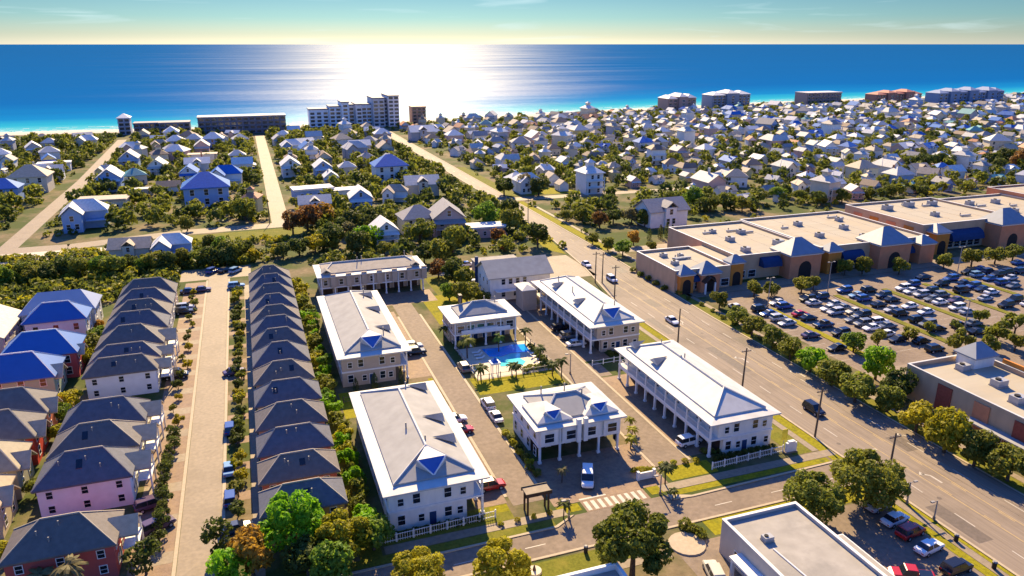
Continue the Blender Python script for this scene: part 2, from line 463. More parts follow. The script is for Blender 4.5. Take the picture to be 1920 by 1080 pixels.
rect('garage_apron', 63.8, 70, 134, 172, 'paver', .022)
rect('north_court', 16, 44, 184, 194, 'paver', .023)
for x0, x1, y0, y1 in ((12, 30, 125, 136), (30.05, 31, 126, 137), (38, 56, 126, 134), (28.2, 31, 88.6, 90.3), (37.5, 41, 85.2, 87), (52.6, 56, 85.2, 90.6), (57.5, 66, 87.5, 91.1)):
    rect('block_lawn', x0, x1, y0, y1, 'lawn', .013)
rect('garden_bank', 40, 52, 166, 188, 'lawn', .02)
rect('garden_bank', 45, 57, 188.01, 205, 'grass', .019)
# crosswalk at the entry
for i in range(9):
    x = 41.9 + i * 1.12
    mark(street, [(x, 84.7), (x + .6, 84.7), (x + .6, 86.9), (x, 86.9)], name='crosswalk_stripe', z=.036)
mark(street, [(41.6, 87.45), (46, 87.45), (46, 87.8), (41.6, 87.8)], name='stop_line', z=.036)

# street between the two lines of row houses
rect('row_street', -14.2, -8.9, 60, 224, 'concrete', .012)
rect('row_court', -22, -2.5, 224.005, 236, 'concrete', .012)
for x in (-14.75, -8.85):
    mb = MB(); mb.box(x, x + .5, 60, 223, 0, .09); struct(mb.build('street_kerb', 'kerb'))
rect('row_garden', -20.2, -14.8, 60, 222, 'paver', .008)
rect('row_garden', -8.3, -4.6, 60, 222, 'soil', .008)
rect('alley', -4.6, -3.3, 60, 215, 'concrete', .01)
for k in range(13):
    y = 92.5 + k * 8.9
    rect('driveway', -20.2, -14.8, y, y + 2.6, 'concrete', .016)
    rect('driveway', -8.3, -4.6, y + 3, y + 5.4, 'paver', .016)
rect('back_hedge_ground', 8.6, 11.6, 84, 214, 'grass', .008)

# sandy streets among the beach houses
def road(name, pts, wd, m, z):
    mb = MB()
    for (xa, ya), (xb, yb) in zip(pts, pts[1:]):
        d = Vector((xb - xa, yb - ya)).normalized(); nx_, ny_ = -d.y * wd / 2, d.x * wd / 2
        mb.face([(xa - nx_, ya - ny_, z), (xb - nx_, yb - ny_, z), (xb + nx_, yb + ny_, z), (xa + nx_, ya + ny_, z)])
    return struct(mb.build(name, m))
road('middle_street', [(9.5, 288), (10, 420), (10.5, 598)], 6.5, 'concrete', .016)
road('west_street', [(-78.5, 280), (-78, 420), (-82.5, 600)], 6.0, 'concrete', .016)
road('back_street', [(-260, 281), (-60, 279), (-25, 288), (13, 289)], 8, 'concrete', .013)
sheet('sandy_lot', [(-80, 262), (-42, 262), (-40, 274), (-80, 276)], 'sand', .01)
sheet('sandy_lot', [(-25, 266), (20, 270), (22, 283), (-24, 282)], 'grass', .01)
rect('scrub_field', -90, -3, 236.5, 250, 'grass', .006)
rect('yellow_field', -22, -8, 244, 262, 'lawn', .012)

# shopping centre car park
rect('car_park', 110.4, 330, 84, 164, 'asphalt', .01)
rect('shop_walk', 108.9, 330, 164.2, 170, 'concrete', .03)
rect('service_lane', 110, 330, 210.5, 216, 'concrete', .012)
rect('east_service_road', 330.5, 336, 60, 230, 'asphalt', .012)
for x in (122.2, 146.0, 162.6, 177.0, 193.0):
    y0, y1 = (111, 149) if x < 130 else (116, 152)
    mb = MB(); mb.box(x, x + 1.9, y0, y1, 0, .14); struct(mb.build('parking_island', 'lawn' if x < 130 else 'grass'))
pk = bpy.data.objects['car_park']
for xa in (117.7, 126.9, 133.8, 138.6, 143.5, 148.6, 155.0, 160.0, 165.6, 171.0, 179.0, 186.0, 196.0):
    for k in range(12):
        y = 116 + k * 3.05
        mark(pk, [(xa - 2.3, y), (xa + 2.3, y), (xa + 2.3, y + .1), (xa - 2.3, y + .1)], name='bay_line', z=.016)
rect('planting_strip', 110.1, 116, 60, 163, 'soil', .014)
rect('restaurant_plot', 113, 145, 60, 110, 'concrete', .013)
# corner building plot, bottom
rect('corner_plot', 49, 83.9, 20, 73.2, 'asphalt', .009)
# ---------------------------------------------------------------- shared small parts
def win_mesh(wd, ht, arch=False):
    mb = MB()
    f = .09
    mb.box(-wd / 2 - f, wd / 2 + f, -.05, .03, -f, 0, 0); mb.box(-wd / 2 - f, wd / 2 + f, -.05, .03, ht, ht + f, 0)
    mb.box(-wd / 2 - f, -wd / 2, -.045, .03, 0, ht, 0); mb.box(wd / 2, wd / 2 + f, -.045, .03, 0, ht, 0)
    mb.box(-wd / 2, wd / 2, -.02, .02, 0, ht, 1)
    mb.box(-wd / 2, wd / 2, -.035, -.021, ht * .5 - .03, ht * .5 + .03, 0)
    return mb.mesh('window', ['white', 'glass'])
WIN = {k: win_mesh(*k) for k in ((1.0, 1.5), (1.6, 1.5), (.8, 1.1), (2.4, 2.0))}
def door_mesh(wd, ht, m):
    mb = MB(); f = .1
    mb.box(-wd / 2 - f, wd / 2 + f, -.05, .02, ht, ht + f, 0)
    mb.box(-wd / 2 - f, -wd / 2, -.05, .02, 0, ht, 0); mb.box(wd / 2, wd / 2 + f, -.05, .02, 0, ht, 0)
    mb.box(-wd / 2, wd / 2, -.025, .02, 0.001, ht, 1)
    for i in range(1, 4): mb.box(-wd / 2, wd / 2, -.035, -.026, ht * i / 4 - .02, ht * i / 4 + .02, 1)
    return mb.mesh('door', ['white', m])
GAR = door_mesh(2.7, 2.3, 'trim_dark')
DOOR = door_mesh(1.0, 2.1, 'awning_blue')
# walls facing -y, +y, -x, +x
FACE = {'s': 0, 'n': math.pi, 'w': -math.pi / 2, 'e': math.pi / 2}
def on_wall(name, me, par, side, u, wall, z):
    """me set into the wall plane: u along the wall, wall = the plane's coordinate (world)"""
    o = par.location
    p = (u - o.x, wall - o.y, z) if side in 'sn' else (wall - o.x, u - o.y, z)
    return link(name, me, par, p, FACE[side])

def dormer(par, x, y, zr, side, wd, ln):
    """small gable dormer; its ridge runs out from the slope towards side ('e' or 'w')"""
    s = 1 if side == 'e' else -1
    mb = MB()
    a, b = (x, y, zr), (x + s * ln, y, zr)               # ridge, inner and outer end
    q1, q2 = (x + s * ln, y - wd / 2, zr - .95), (x + s * ln, y + wd / 2, zr - .95)
    mb.face([a, b, q1], 0); mb.face([a, q2, b], 1); mb.face([b, q2, q1], 1)  # near slope grey: shade put into its colour, other faces white
    return mb.build('dormer', ['roof_grey', 'roof_white'], par)

def gablet(par, xc, y1, zt, wd, drop, m='deep_blue'):
    """gablet on the hip end: a steep face between two white rakes, wide at the ridge"""
    mb = MB()
    tl, tr, bt = (xc - wd / 2, y1, zt), (xc + wd / 2, y1, zt), (xc, y1 - drop * .5, zt - drop)
    bk = (xc, y1 + 3.6, zt)
    mb.face([tl, tr, bt][::-1], 0)  # steep front face blue, top and sides white
    mb.face([tl, bk, tr][::-1], 1)
    mb.face([tl, bt, (xc - wd / 2 - .2, y1 + .9, zt - drop)], 1); mb.face([tr, (xc + wd / 2 + .2, y1 + .9, zt - drop), bt], 1)
    g_ = mb.build('gablet', [m, 'roof_white'], par)
    t = MB()
    for p in (tl, tr):
        t.tube(Vector(p) + Vector((0, -.05, .03)), Vector(bt) + Vector((0, -.08, 0)), .13, .13, 4)
    t.build('rake_trim', 'white', g_, world=False)
    for q in g_.children: q.location = (-par.location.x, -par.location.y, 0)
    return g_

def white_block(label, x0, x1, y0, y1, axis='y', gal=None, dorm=(), gab=True, wall='stucco', rise=2.2, run=5.2, roof='roof_pale', group='white two storey blocks round the pool', skirt=1.75):
    """two-storey block: pale walls, open garages under a gallery on the drive side, wide white eaves, raised low roof"""
    cx, cy = (x0 + x1) / 2, (y0 + y1) / 2
    t = thing('apartment_block', label, 'apartment block', (cx, cy, 0), group=group)
    i = .9
    wx0, wx1, wy0, wy1 = x0 + i, x1 - i, y0 + i, y1 - i
    gx0, gx1, gy0, gy1 = wx0, wx1, wy0, wy1
    if gal == 'w': gx0 += 2.4
    if gal == 'e': gx1 -= 2.4
    if gal == 's': gy0 += 4.5
    mb = MB(); mb.box(gx0, gx1, gy0, gy1, 0, 3.0)
    ux0, ux1, uy0, uy1 = wx0, wx1, wy0, wy1
    if gal == 'w': ux0 += 1.3
    if gal == 'e': ux1 -= 1.3
    mb.build('ground_floor', wall, t)
    mb = MB(); mb.box(ux0, ux1, uy0, uy1, 3.3, 6.2); mb.build('upper_floor', wall, t)
    mb = MB(); mb.box(wx0 - .12, wx1 + .12, wy0 - .12, wy1 + .12, 3.0, 3.3); mb.build('floor_band', 'white', t)
    # eaves: soffit slab with gutter lip and the low white skirt above it
    mb = MB(); mb.box(x0, x1, y0, y1, 6.2, 6.45)
    a = skirt
    mb.solid([(x0, y0, 6.452), (x1, y0, 6.452), (x1, y1, 6.452), (x0, y1, 6.452)], [(x0 + a, y0 + a, 6.68), (x1 - a, y0 + a, 6.68), (x1 - a, y1 - a, 6.68), (x0 + a, y1 - a, 6.68)])
    mb.build('eaves', 'roof_white', t)
    mb = MB(); A, B = mb.hip(x0 + a + .05, x1 - a - .05, y0 + a + .05, y1 - a - .05, 6.95, rise, axis, run, fas=.28)
    mb.build('roof', roof, t)
    # white caps on ridge and hips
    mb = MB(); e = a + .05
    up = Vector((0, 0, .06))
    mb.tube(Vector(A) + up, Vector(B) + up, .2, .2, 5)
    cs = [(x0 + e, y0 + e, 6.95), (x1 - e, y0 + e, 6.95), (x1 - e, y1 - e, 6.95), (x0 + e, y1 - e, 6.95)]
    ends = (A, A, B, B) if axis == 'y' else (A, B, B, A)
    for c_, en in zip(cs, ends): mb.tube(Vector(c_) + up * .5, Vector(en) + up, .14, .2, 5)
    struct(mb.build('ridge_cap', 'roof_white', t), 'thing')
    # downpipes and roof vents
    for k in range(3):
        vx, vy = random.uniform(x0 + 4, x1 - 4), random.uniform(y0 + 6, y1 - 4)
        mb = MB(); mb.tube((vx, vy, 8), (vx, vy, 9.6), .12, .12, 6); mb.build('vent_pipe', 'pipe_grey', t)
    for side, u in dorm:
        if axis == 'y':
            half = (x1 - x0) / 2 - e
            x = cx + (1 if side == 'e' else -1) * half * .30
            zr = 6.95 + rise * .70 + .12
            dormer(t, x, u, zr, side, 3.0, half * .58)
    if gab and axis == 'y':
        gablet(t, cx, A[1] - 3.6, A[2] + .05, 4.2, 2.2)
    # gallery with columns, rail, garage doors
    if gal:
        lo, hi = (wy0, wy1) if gal in 'we' else (wx0, wx1)
        edge = {'w': wx0, 'e': wx1, 's': wy0}[gal]
        nb = max(3, round((hi - lo) / 3.7))
        st = (hi - lo - .5) / nb
        for k in range(nb + 1):
            u = lo + .25 + k * st
            if gal == 's' and k in (2, 3) : pass
            mb = MB()
            px, py = (edge, u) if gal in 'we' else (u, edge)
            mb.box(px - .17, px + .17, py - .17, py + .17, 0, 3.0); mb.box(px - .14, px + .14, py - .14, py + .14, 3.3, 6.2)
            mb.box(px - .27, px + .27, py - .27, py + .27, .001, .35)
            mb.build('column', 'white', t)
        if gal in 'we':
            s = -1 if gal == 'w' else 1
            rl = MB(); rl.box(edge - .05, edge + .05, lo + .45, hi - .45, 4.25, 4.35)
            y = lo + .6
            while y < hi - .5:
                rl.box(edge - .02, edge + .02, y - .025, y + .025, 3.3, 4.25); y += .3
            struct(rl.build('balcony_rail', 'white', t), 'stuff')
            gw = gx0 if gal == 'w' else gx1; uw = ux0 if gal == 'w' else ux1
            for k in range(nb):
                u = lo + .25 + (k + .5) * st
                on_wall('garage_door', GAR, t, gal, u, gw + s * .03, 0)
                on_wall('window', WIN[(1.6, 1.5)] if k % 2 else WIN[(1.0, 1.5)], t, gal, u, uw + s * .03, 3.9)
                # arched head between columns: a shallow valance
                vb = MB(); vb.box(edge - .09, edge + .09, u - st / 2 + .18, u + st / 2 - .18, 2.55, 2.995); vb.box(edge - .08, edge + .08, u - st / 2 + .18, u + st / 2 - .18, 5.7, 6.195)
                vb.build('valance', wall, t)
    # windows on the short ends and the blind long side
    for side, wl in (('s', wy0), ('n', wy1)):
        if gal == side: continue
        lo, hi = ux0 + 1.6, ux1 - 1.6
        for k in range(5):
            u = lo + (hi - lo) * k / 4
            s = -1 if side == 's' else 1
            if k not in (2,) or side == 'n': on_wall('window', WIN[(1.0, 1.5)] if k % 2 else WIN[(.8, 1.1)], t, side, u, wl + s * .03, 4.0)
            if k in (1, 4): on_wall('window', WIN[(.8, 1.1)], t, side, max(gx0 + 1, min(gx1 - 1, u + .6)), wl + s * .03, .95)
            elif k != 2: on_wall('window', WIN[(1.0, 1.5)], t, side, max(gx0 + 1, min(gx1 - 1, u)), wl + s * .03, .9)
            else: on_wall('door', DOOR, t, side, u, wl + s * .03, 0.02)
    for side, wl in (('w', wx0), ('e', wx1)):
        if gal == side: continue
        nb = round((wy1 - wy0) / 3.4)
        for k in range(nb):
            u = wy0 + (k + .5) * (wy1 - wy0) / nb
            s = -1 if side == 'w' else 1
            for z in (.9, 4.0): on_wall('window', WIN[(1.0, 1.5)], t, side, u, wl + s * .03, z)
    return t

def bays(t, xs, y, z0, z1, d, m='stucco'):
    for x in xs:
        mb = MB(); mb.box(x - 1.5, x + 1.5, y - d, y, z0, z1); b_ = mb.build('balcony_bay', m, t)
        on_wall('window', WIN[(1.6, 1.5)], b_, 's', 0, 0, 0)
        w_ = b_.children[0]; w_.location = (x - t.location.x, y - d - .03 - t.location.y, z0 + .5)

blkA = white_block('large pale roofed block nearest the street with a blue gablet and white fence', 12.6, 27.9, 88.3, 122.3, gal='e', dorm=[('e', 117.5), ('e', 105.5), ('e', 98.5)])
blkF = white_block('pale roofed block with blue gablet behind the front block, beside the row houses', 12.4, 27.2, 137.6, 178.4, gal='e', dorm=[('e', 171), ('e', 160.5), ('e', 148)], wall='stucco_tan')
blkD = white_block('long white roofed block with garages under a colonnade at the street corner', 66.0, 79.7, 90.6, 125.0, gal='w', dorm=[('w', 122.0), ('w', 113.5)], roof='roof_white', gab=False, run=5.0)
blkE = white_block('cream roofed block with two dormers shaded grey between highway and white house', 66.1, 79.6, 136.6, 172.5, gal='w', dorm=[('w', 163), ('w', 150)], wall='stucco_tan', roof='roof_white')
# lower wing tucked behind block E's far corner
mb = MB(); mb.box(62.5, 66.2, 168.5, 174, 0, 5.4); mb.build('stair_wing', 'stucco_tan', blkE)
mb = MB(); mb.hip(62.0, 66.15, 168, 174.5, 5.6, .9, 'y'); mb.build('wing_roof', 'roof_white', blkE)
for blk, x0, x1, y1, s in ((blkD, 66.0, 79.7, 125.0, 0),):
    pass
blkB = white_block('white eaved clubhouse block with balconies facing the swimming pool', 38.5, 55.0, 149.4, 161.4, axis='x', gal='s', gab=False, rise=1.9, run=4.2, skirt=2.5, roof='roof_pale', wall='stucco_tan')
for k in range(6):
    on_wall('window', WIN[(1.6, 1.5)], blkB, 's', 41 + k * 2.3, 150.27, 3.7)
    on_wall('door', DOOR, blkB, 's', 41.3 + k * 2.2, 154.75, .02)
mb = MB(); mb.box(43.9, 49.6, 149.9, 150.28, 4.25, 4.4); mb.box(41.0, 52.5, 149.85, 150.1, 3.32, 4.2); mb.build('balcony_rail', 'white', blkB)
mb = MB(); mb.box(42.6, 43.3, 157, 158.4, 8.2, 10.1); mb.build('chimney', 'trim_dark', blkB)
blkC = white_block('white block with two blue gablets above its paved forecourt and open garage', 38.6, 54.9, 98.2, 112.2, axis='x', gal='s', gab=False, rise=1.9, run=4.0, skirt=2.2, roof='roof_pale')
# forward wings of block C
for xc in (42.6, 50.9):
    mb = MB(); mb.hip(xc - 3.1, xc + 3.1, 99.6, 107.0, 6.97, 1.35, 'y', 2.6, fas=.28); mb.build('wing_roof', 'roof_white', blkC)
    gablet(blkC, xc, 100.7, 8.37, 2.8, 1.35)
bays(blkC, (41.2, 45.0, 48.6, 52.4), 99.1, 3.4, 6.0, .5)
for x in (46.2, 47.4):
    mb = MB(); mb.box(x - .35, x + .35, 98.0, 98.7, 3.3, 7.4); mb.build('chimney', 'stucco', blkC)
for k in range(4): on_wall('garage_door', GAR, blkC, 's', 41.2 + k * 3.7, 103.57, 0)
blkN = white_block('long beige roofed block with a row of garages at the far end of the drive', 14.0, 43.6, 193.6, 206.6, axis='x', gal='s', gab=False, rise=1.5, run=3, roof='roof_beige', wall='stucco_tan')
for k in range(7):
    on_wall('garage_door', GAR, blkN, 's', 17 + k * 3.9, 198.97, 0)
    on_wall('window', WIN[(1.0, 1.5)], blkN, 's', 16.2 + k * 4.1, 194.47, 3.9)
    mb = MB(); mb.box(15.6 + k * 4.1 + 1.9, 15.6 + k * 4.1 + 3.3, 193.9, 194.45, 3.3, 6.9); mb.build('front_bay', 'stucco_tan', blkN)
for x in (16.6, 40.6):
    mb = MB(); mb.gable(x - 1.2, x + 1.2, 194.6, 197.5, 7.3, .8, 'y'); mb.build('dormer', 'roof_grey', blkN)

# white house behind block E
wh = thing('white_house', 'tall white house with lavender grey roof beside the highway, behind the pool blocks', 'house', (65, 184, 0))
mb = MB(); mb.gwall(56.8, 73.8, 178.2, 189.2, 0, 6.6, 2.9, 'x'); mb.build('wall', 'stucco', wh)
mb = MB(); mb.gable(56.0, 74.6, 177.4, 190.0, 6.5, 3.4, 'x'); mb.build('roof', 'roof_pale', wh)
for k in range(4):
    on_wall('window', WIN[(1.0, 1.5)], wh, 's', 60.5 + k * 2.0, 178.17, 4.4)
    on_wall('window', WIN[(1.0, 1.5)], wh, 's', 60.5 + k * 3.4, 178.17, 1.0)
for k in range(3):
    for z in (1.0, 4.2): on_wall('window', WIN[(.8, 1.1)], wh, 'w', 180.5 + k * 3.2, 56.77, z)
mb = MB(); mb.box(56.2, 57.0, 189.3, 190.1, 0, 9.4); mb.build('chimney', 'awning_blue', wh)
mb = MB(); mb.box(58, 69, 176.2, 178.15, 2.9, 3.1); mb.build('porch_roof', 'white', wh)
fl = thing('flat_roofed_shop', 'low building with plain flat grey roof behind the tall white house', 'shop', (66, 200, 0))
mb = MB(); mb.box(60, 73, 195.5, 206, 0, 3.8); mb.build('wall', 'stucco_tan', fl)
mb = MB(); mb.box(59.7, 73.3, 195.2, 206.3, 3.8, 4.15); mb.build('roof', 'roof_grey', fl)
rect('shop_yard', 50, 94, 190.5, 214, 'concrete', .012)

# ---------------------------------------------------------------- row houses
def row_house(label, x0, x1, yr, half, roofc, wallc, group, eave=5.0, pitch=.80, porch=None, ridge_trim=True):
    t = thing('row_house', label, 'row house', ((x0 + x1) / 2, yr, 0), group=group)
    y0, y1 = yr - half, yr + half
    mb = MB(); mb.box(x0 + .5, x1 - .5, y0 + .45, y1 - .45, 0, eave - .2); mb.build('wall', 'wallc', t, c=wallc)
    mb = MB(); A, B = mb.hip(x0, x1, y0, y1, eave, half * pitch, 'x', half * random.uniform(.85, 1.1), fas=.25); mb.build('roof', 'roofc', t, c=roofc)
    mb = MB(); up = Vector((0, 0, .05)); mb.tube(Vector(A) + up, Vector(B) + up, .14, .14, 5)
    for p, q in (((x0, y0, eave), A), ((x1, y0, eave), B), ((x0, y1, eave), A), ((x1, y1, eave), B)):
        mb.tube(Vector(p) + up * .4, Vector(q) + up, .08, .1, 4)
    mb.build('ridge_cap', 'roof_beige', t)
    for _ in range(random.choice((1, 2, 2, 3))):
        vx = random.uniform(x0 + 3, x1 - 3); vy = yr - random.uniform(.8, half * .6)
        mb = MB(); mb.tube((vx, vy, eave + 1), (vx, vy, eave + half * pitch + .25 - (yr - vy) * pitch + .35), .1, .1, 6); mb.build('vent_pipe', 'pipe_grey', t)
    if random.random() < .5:
        vx = random.uniform(x0 + 3, x1 - 4); mb = MB()
        za, zb = eave + half * pitch - half * .55 * pitch + .06, eave + half * pitch - half * .28 * pitch + .06
        mb.solid([(vx, yr - half * .55, za - .1), (vx + .8, yr - half * .55, za - .1), (vx + .8, yr - half * .28, zb - .1), (vx, yr - half * .28, zb - .1)], [(vx, yr - half * .55, za), (vx + .8, yr - half * .55, za), (vx + .8, yr - half * .28, zb), (vx, yr - half * .28, zb)])
        mb.build('skylight', 'glass', t)
    for side, wl, s in (('w', x0 + .5, -1), ('e', x1 - .5, 1)):
        for u in (yr - half * .45, yr + half * .45):
            for z in (.9, 3.2): on_wall('window', WIN[(.8, 1.1)], t, side, u, wl + s * .03, z)
    for k in range(3):
        for z in (.9, 3.2): on_wall('window', WIN[(.8, 1.1)], t, 's', x0 + 2 + k * (x1 - x0 - 4) / 2, y0 + .42, z)
    if porch:
        px0, px1 = (x1 - .6, x1 + 2.2) if porch == 'e' else (x0 - 2.2, x0 + .6)
        mb = MB(); mb.gable(px0 - .8, px1, y0 + half * .55, yr + half * .75, eave - .4, half * .42, 'x'); mb.build('porch_roof', 'roofc', t, c=(.46, .36, .24))
        ex = px1 - .3 if porch == 'e' else px0 + .3
        for u in (y0 + half * .65, yr + half * .62):
            mb = MB(); mb.box(ex - .12, ex + .12, u - .12, u + .12, 0, eave - .55); mb.build('post', 'white', t)
        mb = MB(); mb.box(min(px0 + .7, px1 - .2), max(px0 + .7, px1 - .2), y0 + half * .6, yr + half * .7, 2.5, 2.7); mb.build('balcony', 'white', t)
        on_wall('door', DOOR, t, porch, yr - .2, (x1 - .5 if porch == 'e' else x0 + .5) + (.03 if porch == 'e' else -.03), .02)
    return t
RR = [94.3, 102.6, 110.8, 119.5, 128.5, 137.6, 146.6, 155.5, 163.6, 171.6, 179.2, 187.6, 196.2, 204.8]
TAN = [(.12, .122, .14), (.165, .138, .118), (.125, .125, .14), (.145, .128, .12)]
for k, y in enumerate(RR):
    wc = [(.62, .36, .10), (.50, .16, .10), (.55, .2, .14), (.58, .34, .24), (.6, .5, .38), (.55, .3, .2)][k % 6] if k < 6 else (.58, .48, .38)
    h = (RR[k + 1] - y) / 2 - (.95 if k < 6 else .45) if k < 13 else 3.7
    row_house('%s row house from the street in the line beside the hedge and white blocks' % nth(k + 1), -3.4 + .03 * k, 8.2 if k < 5 else 7.8, y, min(h, 4.0), TAN[k % 4], wc, 'row houses along the alley')
LR = [95.4, 112.4, 121.5, 130.2, 151.1, 157.4 + .6, 166.8, 176.5, 184.9, 193.4, 202.0]
LC = [(.55, .5, .42), (.5, .46, .4), (.62, .6, .55), (.6, .55, .45), (.55, .4, .3), (.6, .56, .5)]
for k, y in enumerate(LR):
    nxt = LR[k + 1] - y if k < 10 else 8.6
    prv = y - LR[k - 1] if k else 8.6
    h = min(nxt, prv, 9.4) / 2 - (.4 if k < 6 else .3)
    row_house('%s row house from the bottom along the west side of the row street' % nth(k + 1), -33.6 if k < 4 else -33.8, -20.6, y, h, TAN[(k + 1) % 4], (.78, .79, .80) if k in (1, 4) else (.5, .1, .08) if k == 0 else LC[k % 6], 'row houses on the west side of the street', porch='e' if k < 7 else None, eave=5.0)
# ---------------------------------------------------------------- houses beyond the west row
def simple_house(name, label, cat, x0, x1, y0, y1, eave, rise, axis, kind, roofc, wallc, mats=('wallc', 'roofc'), run=None, group=None, ov=.5, wins=True):
    t = thing(name, label, cat, ((x0 + x1) / 2, (y0 + y1) / 2, 0), group=group)
    mb = MB()
    if kind == 'gable':
        half = ((y1 - y0) if axis == 'x' else (x1 - x0)) / 2
        mb.gwall(x0 + ov, x1 - ov, y0 + ov, y1 - ov, 0, eave - .1, rise * (half - ov) / half - .15, axis)
    else: mb.box(x0 + ov, x1 - ov, y0 + ov, y1 - ov, 0, eave - .15)
    mb.build('wall', mats[0], t, c=wallc)
    mb = MB()
    if kind == 'gable': mb.gable(x0, x1, y0, y1, eave, rise, axis)
    else:
        A, B = mb.hip(x0, x1, y0, y1, eave, rise, axis, run)
    mb.build('roof', mats[1], t, c=roofc)
    if wins:
        for side, wl, lo, hi, s in (('s', y0 + ov, x0 + ov, x1 - ov, -1), ('e', x1 - ov, y0 + ov, y1 - ov, 1), ('w', x0 + ov, y0 + ov, y1 - ov, -1)):
            nw = max(2, int((hi - lo) / 3.2))
            for k in range(nw):
                u = lo + (k + .5) * (hi - lo) / nw
                for z in ((.9, 3.4) if eave > 5 else (1.0,)): on_wall('window', WIN[(1.0, 1.5)], t, side, u, wl + s * .03, z)
    return t
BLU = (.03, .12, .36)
def caps(t, x0, x1, y0, y1, z, rise, run, axis='x'):
    mb = MB(); c = (y0 + y1) / 2
    A = Vector((x0 + run, c, z + rise + .05)); B = Vector((x1 - run, c, z + rise + .05))
    mb.tube(A, B, .16, .16, 5)
    for p, q in (((x0, y0, z), A), ((x1, y0, z), B), ((x0, y1, z), A), ((x1, y1, z), B)): mb.tube(Vector(p) + Vector((0, 0, .04)), q, .1, .14, 4)
    mb.build('ridge_cap', 'white', t)
t = simple_house('house', 'white house with grey metal roof at the top of the west yard', 'house', -53.5, -37.5, 189.5, 200, 5.6, 3.6, 'x', 'hip', (.30, .33, .42), (.7, .7, .68), ('wallc', 'metalc'), 3.5)
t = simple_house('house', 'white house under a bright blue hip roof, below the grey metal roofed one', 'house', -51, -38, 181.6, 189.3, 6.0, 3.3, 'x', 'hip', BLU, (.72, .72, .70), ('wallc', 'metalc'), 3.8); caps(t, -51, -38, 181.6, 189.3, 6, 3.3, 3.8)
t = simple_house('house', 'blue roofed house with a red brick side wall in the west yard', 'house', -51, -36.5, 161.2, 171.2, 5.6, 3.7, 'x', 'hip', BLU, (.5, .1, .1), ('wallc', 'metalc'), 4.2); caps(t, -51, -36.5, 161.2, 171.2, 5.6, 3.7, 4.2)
mb = MB(); mb.gable(-41, -35.6, 162.5, 166.5, 4.6, 1.6, 'x'); mb.build('porch_roof', 'roof_beige', t)
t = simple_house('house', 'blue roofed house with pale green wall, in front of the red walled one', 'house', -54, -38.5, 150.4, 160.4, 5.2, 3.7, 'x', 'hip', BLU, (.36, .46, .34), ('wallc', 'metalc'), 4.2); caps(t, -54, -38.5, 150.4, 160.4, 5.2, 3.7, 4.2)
mb = MB(); mb.gable(-43, -37.6, 151.5, 156.5, 4.4, 2.0, 'x'); mb.build('porch_roof', 'roof_beige', t)
t = simple_house('house', 'cream roofed house at the west edge of the yard', 'house', -66, -53, 176, 194, 5.2, 3.2, 'y', 'gable', (.55, .50, .40), (.55, .5, .42))
DK = (.17, .15, .135)
for k, (y, rc, wc, tx) in enumerate(((138.6, DK, (.70, .22, .10), 'slate toned hip roofed house with orange walls beside the west row'), (129.8, DK, (.62, .07, .04), 'hip roofed house with crimson walls beside the west row'), (119.5, (.36, .30, .20), (.45, .42, .3), 'brown roofed house below the crimson walled one'), (109.5, (.42, .32, .2), (.6, .5, .3), 'tan roofed house with yellow flowering bush at its corner'))):
    t = simple_house('house', tx, 'house', -55, -36.6, y - 4.3, y + 4.3, 5.2, 3.5, 'x', 'hip', rc, wc, run=4)
    mb = MB(); mb.gable(-40, -35.4, y - 3.4, y + 1.2, 4.7, 1.9, 'x'); mb.build('porch_roof', 'roofc', t, c=(.46, .36, .24))
    mb = MB()
    mb.tube((-51, y, 8.75), (-40.6, y, 8.75), .13, .13, 5)
    for sy in (-1, 1): mb.tube((-36.6, y + sy * 4.3, 5.24), (-40.6, y, 8.75), .1, .13, 4)
    mb.build('ridge_cap', 'roof_beige', t)

# ---------------------------------------------------------------- pool court
pool = thing('swimming_pool', 'bright blue swimming pool with a turquoise shallow end in the court', 'swimming pool', (50, 143, 0))
mb = MB(); mb.face([(45.4, 143.2, .09), (48, 142.6, .09), (50.6, 143.6, .09), (54.8, 143.0, .09), (55.2, 147.6, .09), (52, 148.2, .09), (48.6, 147.5, .09), (45.0, 148.0, .09)]); mb.build('water', 'pool_water', pool)
mb = MB(); mb.face([(46.0, 137.6, .088), (50.6, 136.6, .088), (52, 138.4, .088), (51.4, 140.2, .088), (52.4, 142.9, .088), (50.6, 143.45, .088), (48, 142.45, .088), (45.8, 143.0, .088), (46.6, 140.2, .088)]); mb.build('shallow_water', 'pool_shallow', pool)
rect('pool_deck', 39.5, 56.3, 132.6, 149.5, 'deck', .05)
def rail_fence(name, label, pts, h, m='white', group=None, gap=2.4, infill=True):
    t = thing(name, label, 'fence', (pts[0][0], pts[0][1], 0), group=group)
    inf = MB()
    for (xa, ya), (xb, yb) in zip(pts, pts[1:]):
        d = math.hypot(xb - xa, yb - ya); k = max(1, round(d / gap))
        for i in range(k + 1):
            if i == k and (xb, yb) != pts[-1]: continue
            x, y = xa + (xb - xa) * i / k, ya + (yb - ya) * i / k
            mb = MB(); mb.box(x - .08, x + .08, y - .08, y + .08, 0, h + .12); mb.build('post', m, t)
        for z in (h * .25, h * .9):
            mb = MB(); mb.tube((xa, ya, z), (xb, yb, z), .05, .05, 4); mb.build('rail', m, t)
        if infill:
            n_ = int(d / .34)
            for i in range(n_):
                x, y = xa + (xb - xa) * (i + .5) / n_, ya + (yb - ya) * (i + .5) / n_
                inf.tube((x, y, .08), (x, y, h), .035, .035, 4)
    if infill: struct(inf.build('picket', m, t), 'stuff')
    return t
rail_fence('fence', 'white picket fence along the shaded lawn before the large front block', [(11.5, 86.9), (28.4, 87.6)], 1.3)
rail_fence('fence', 'white picket fence in front of the corner block with the colonnade', [(65.2, 88.2), (79.4, 88.9)], 1.3)
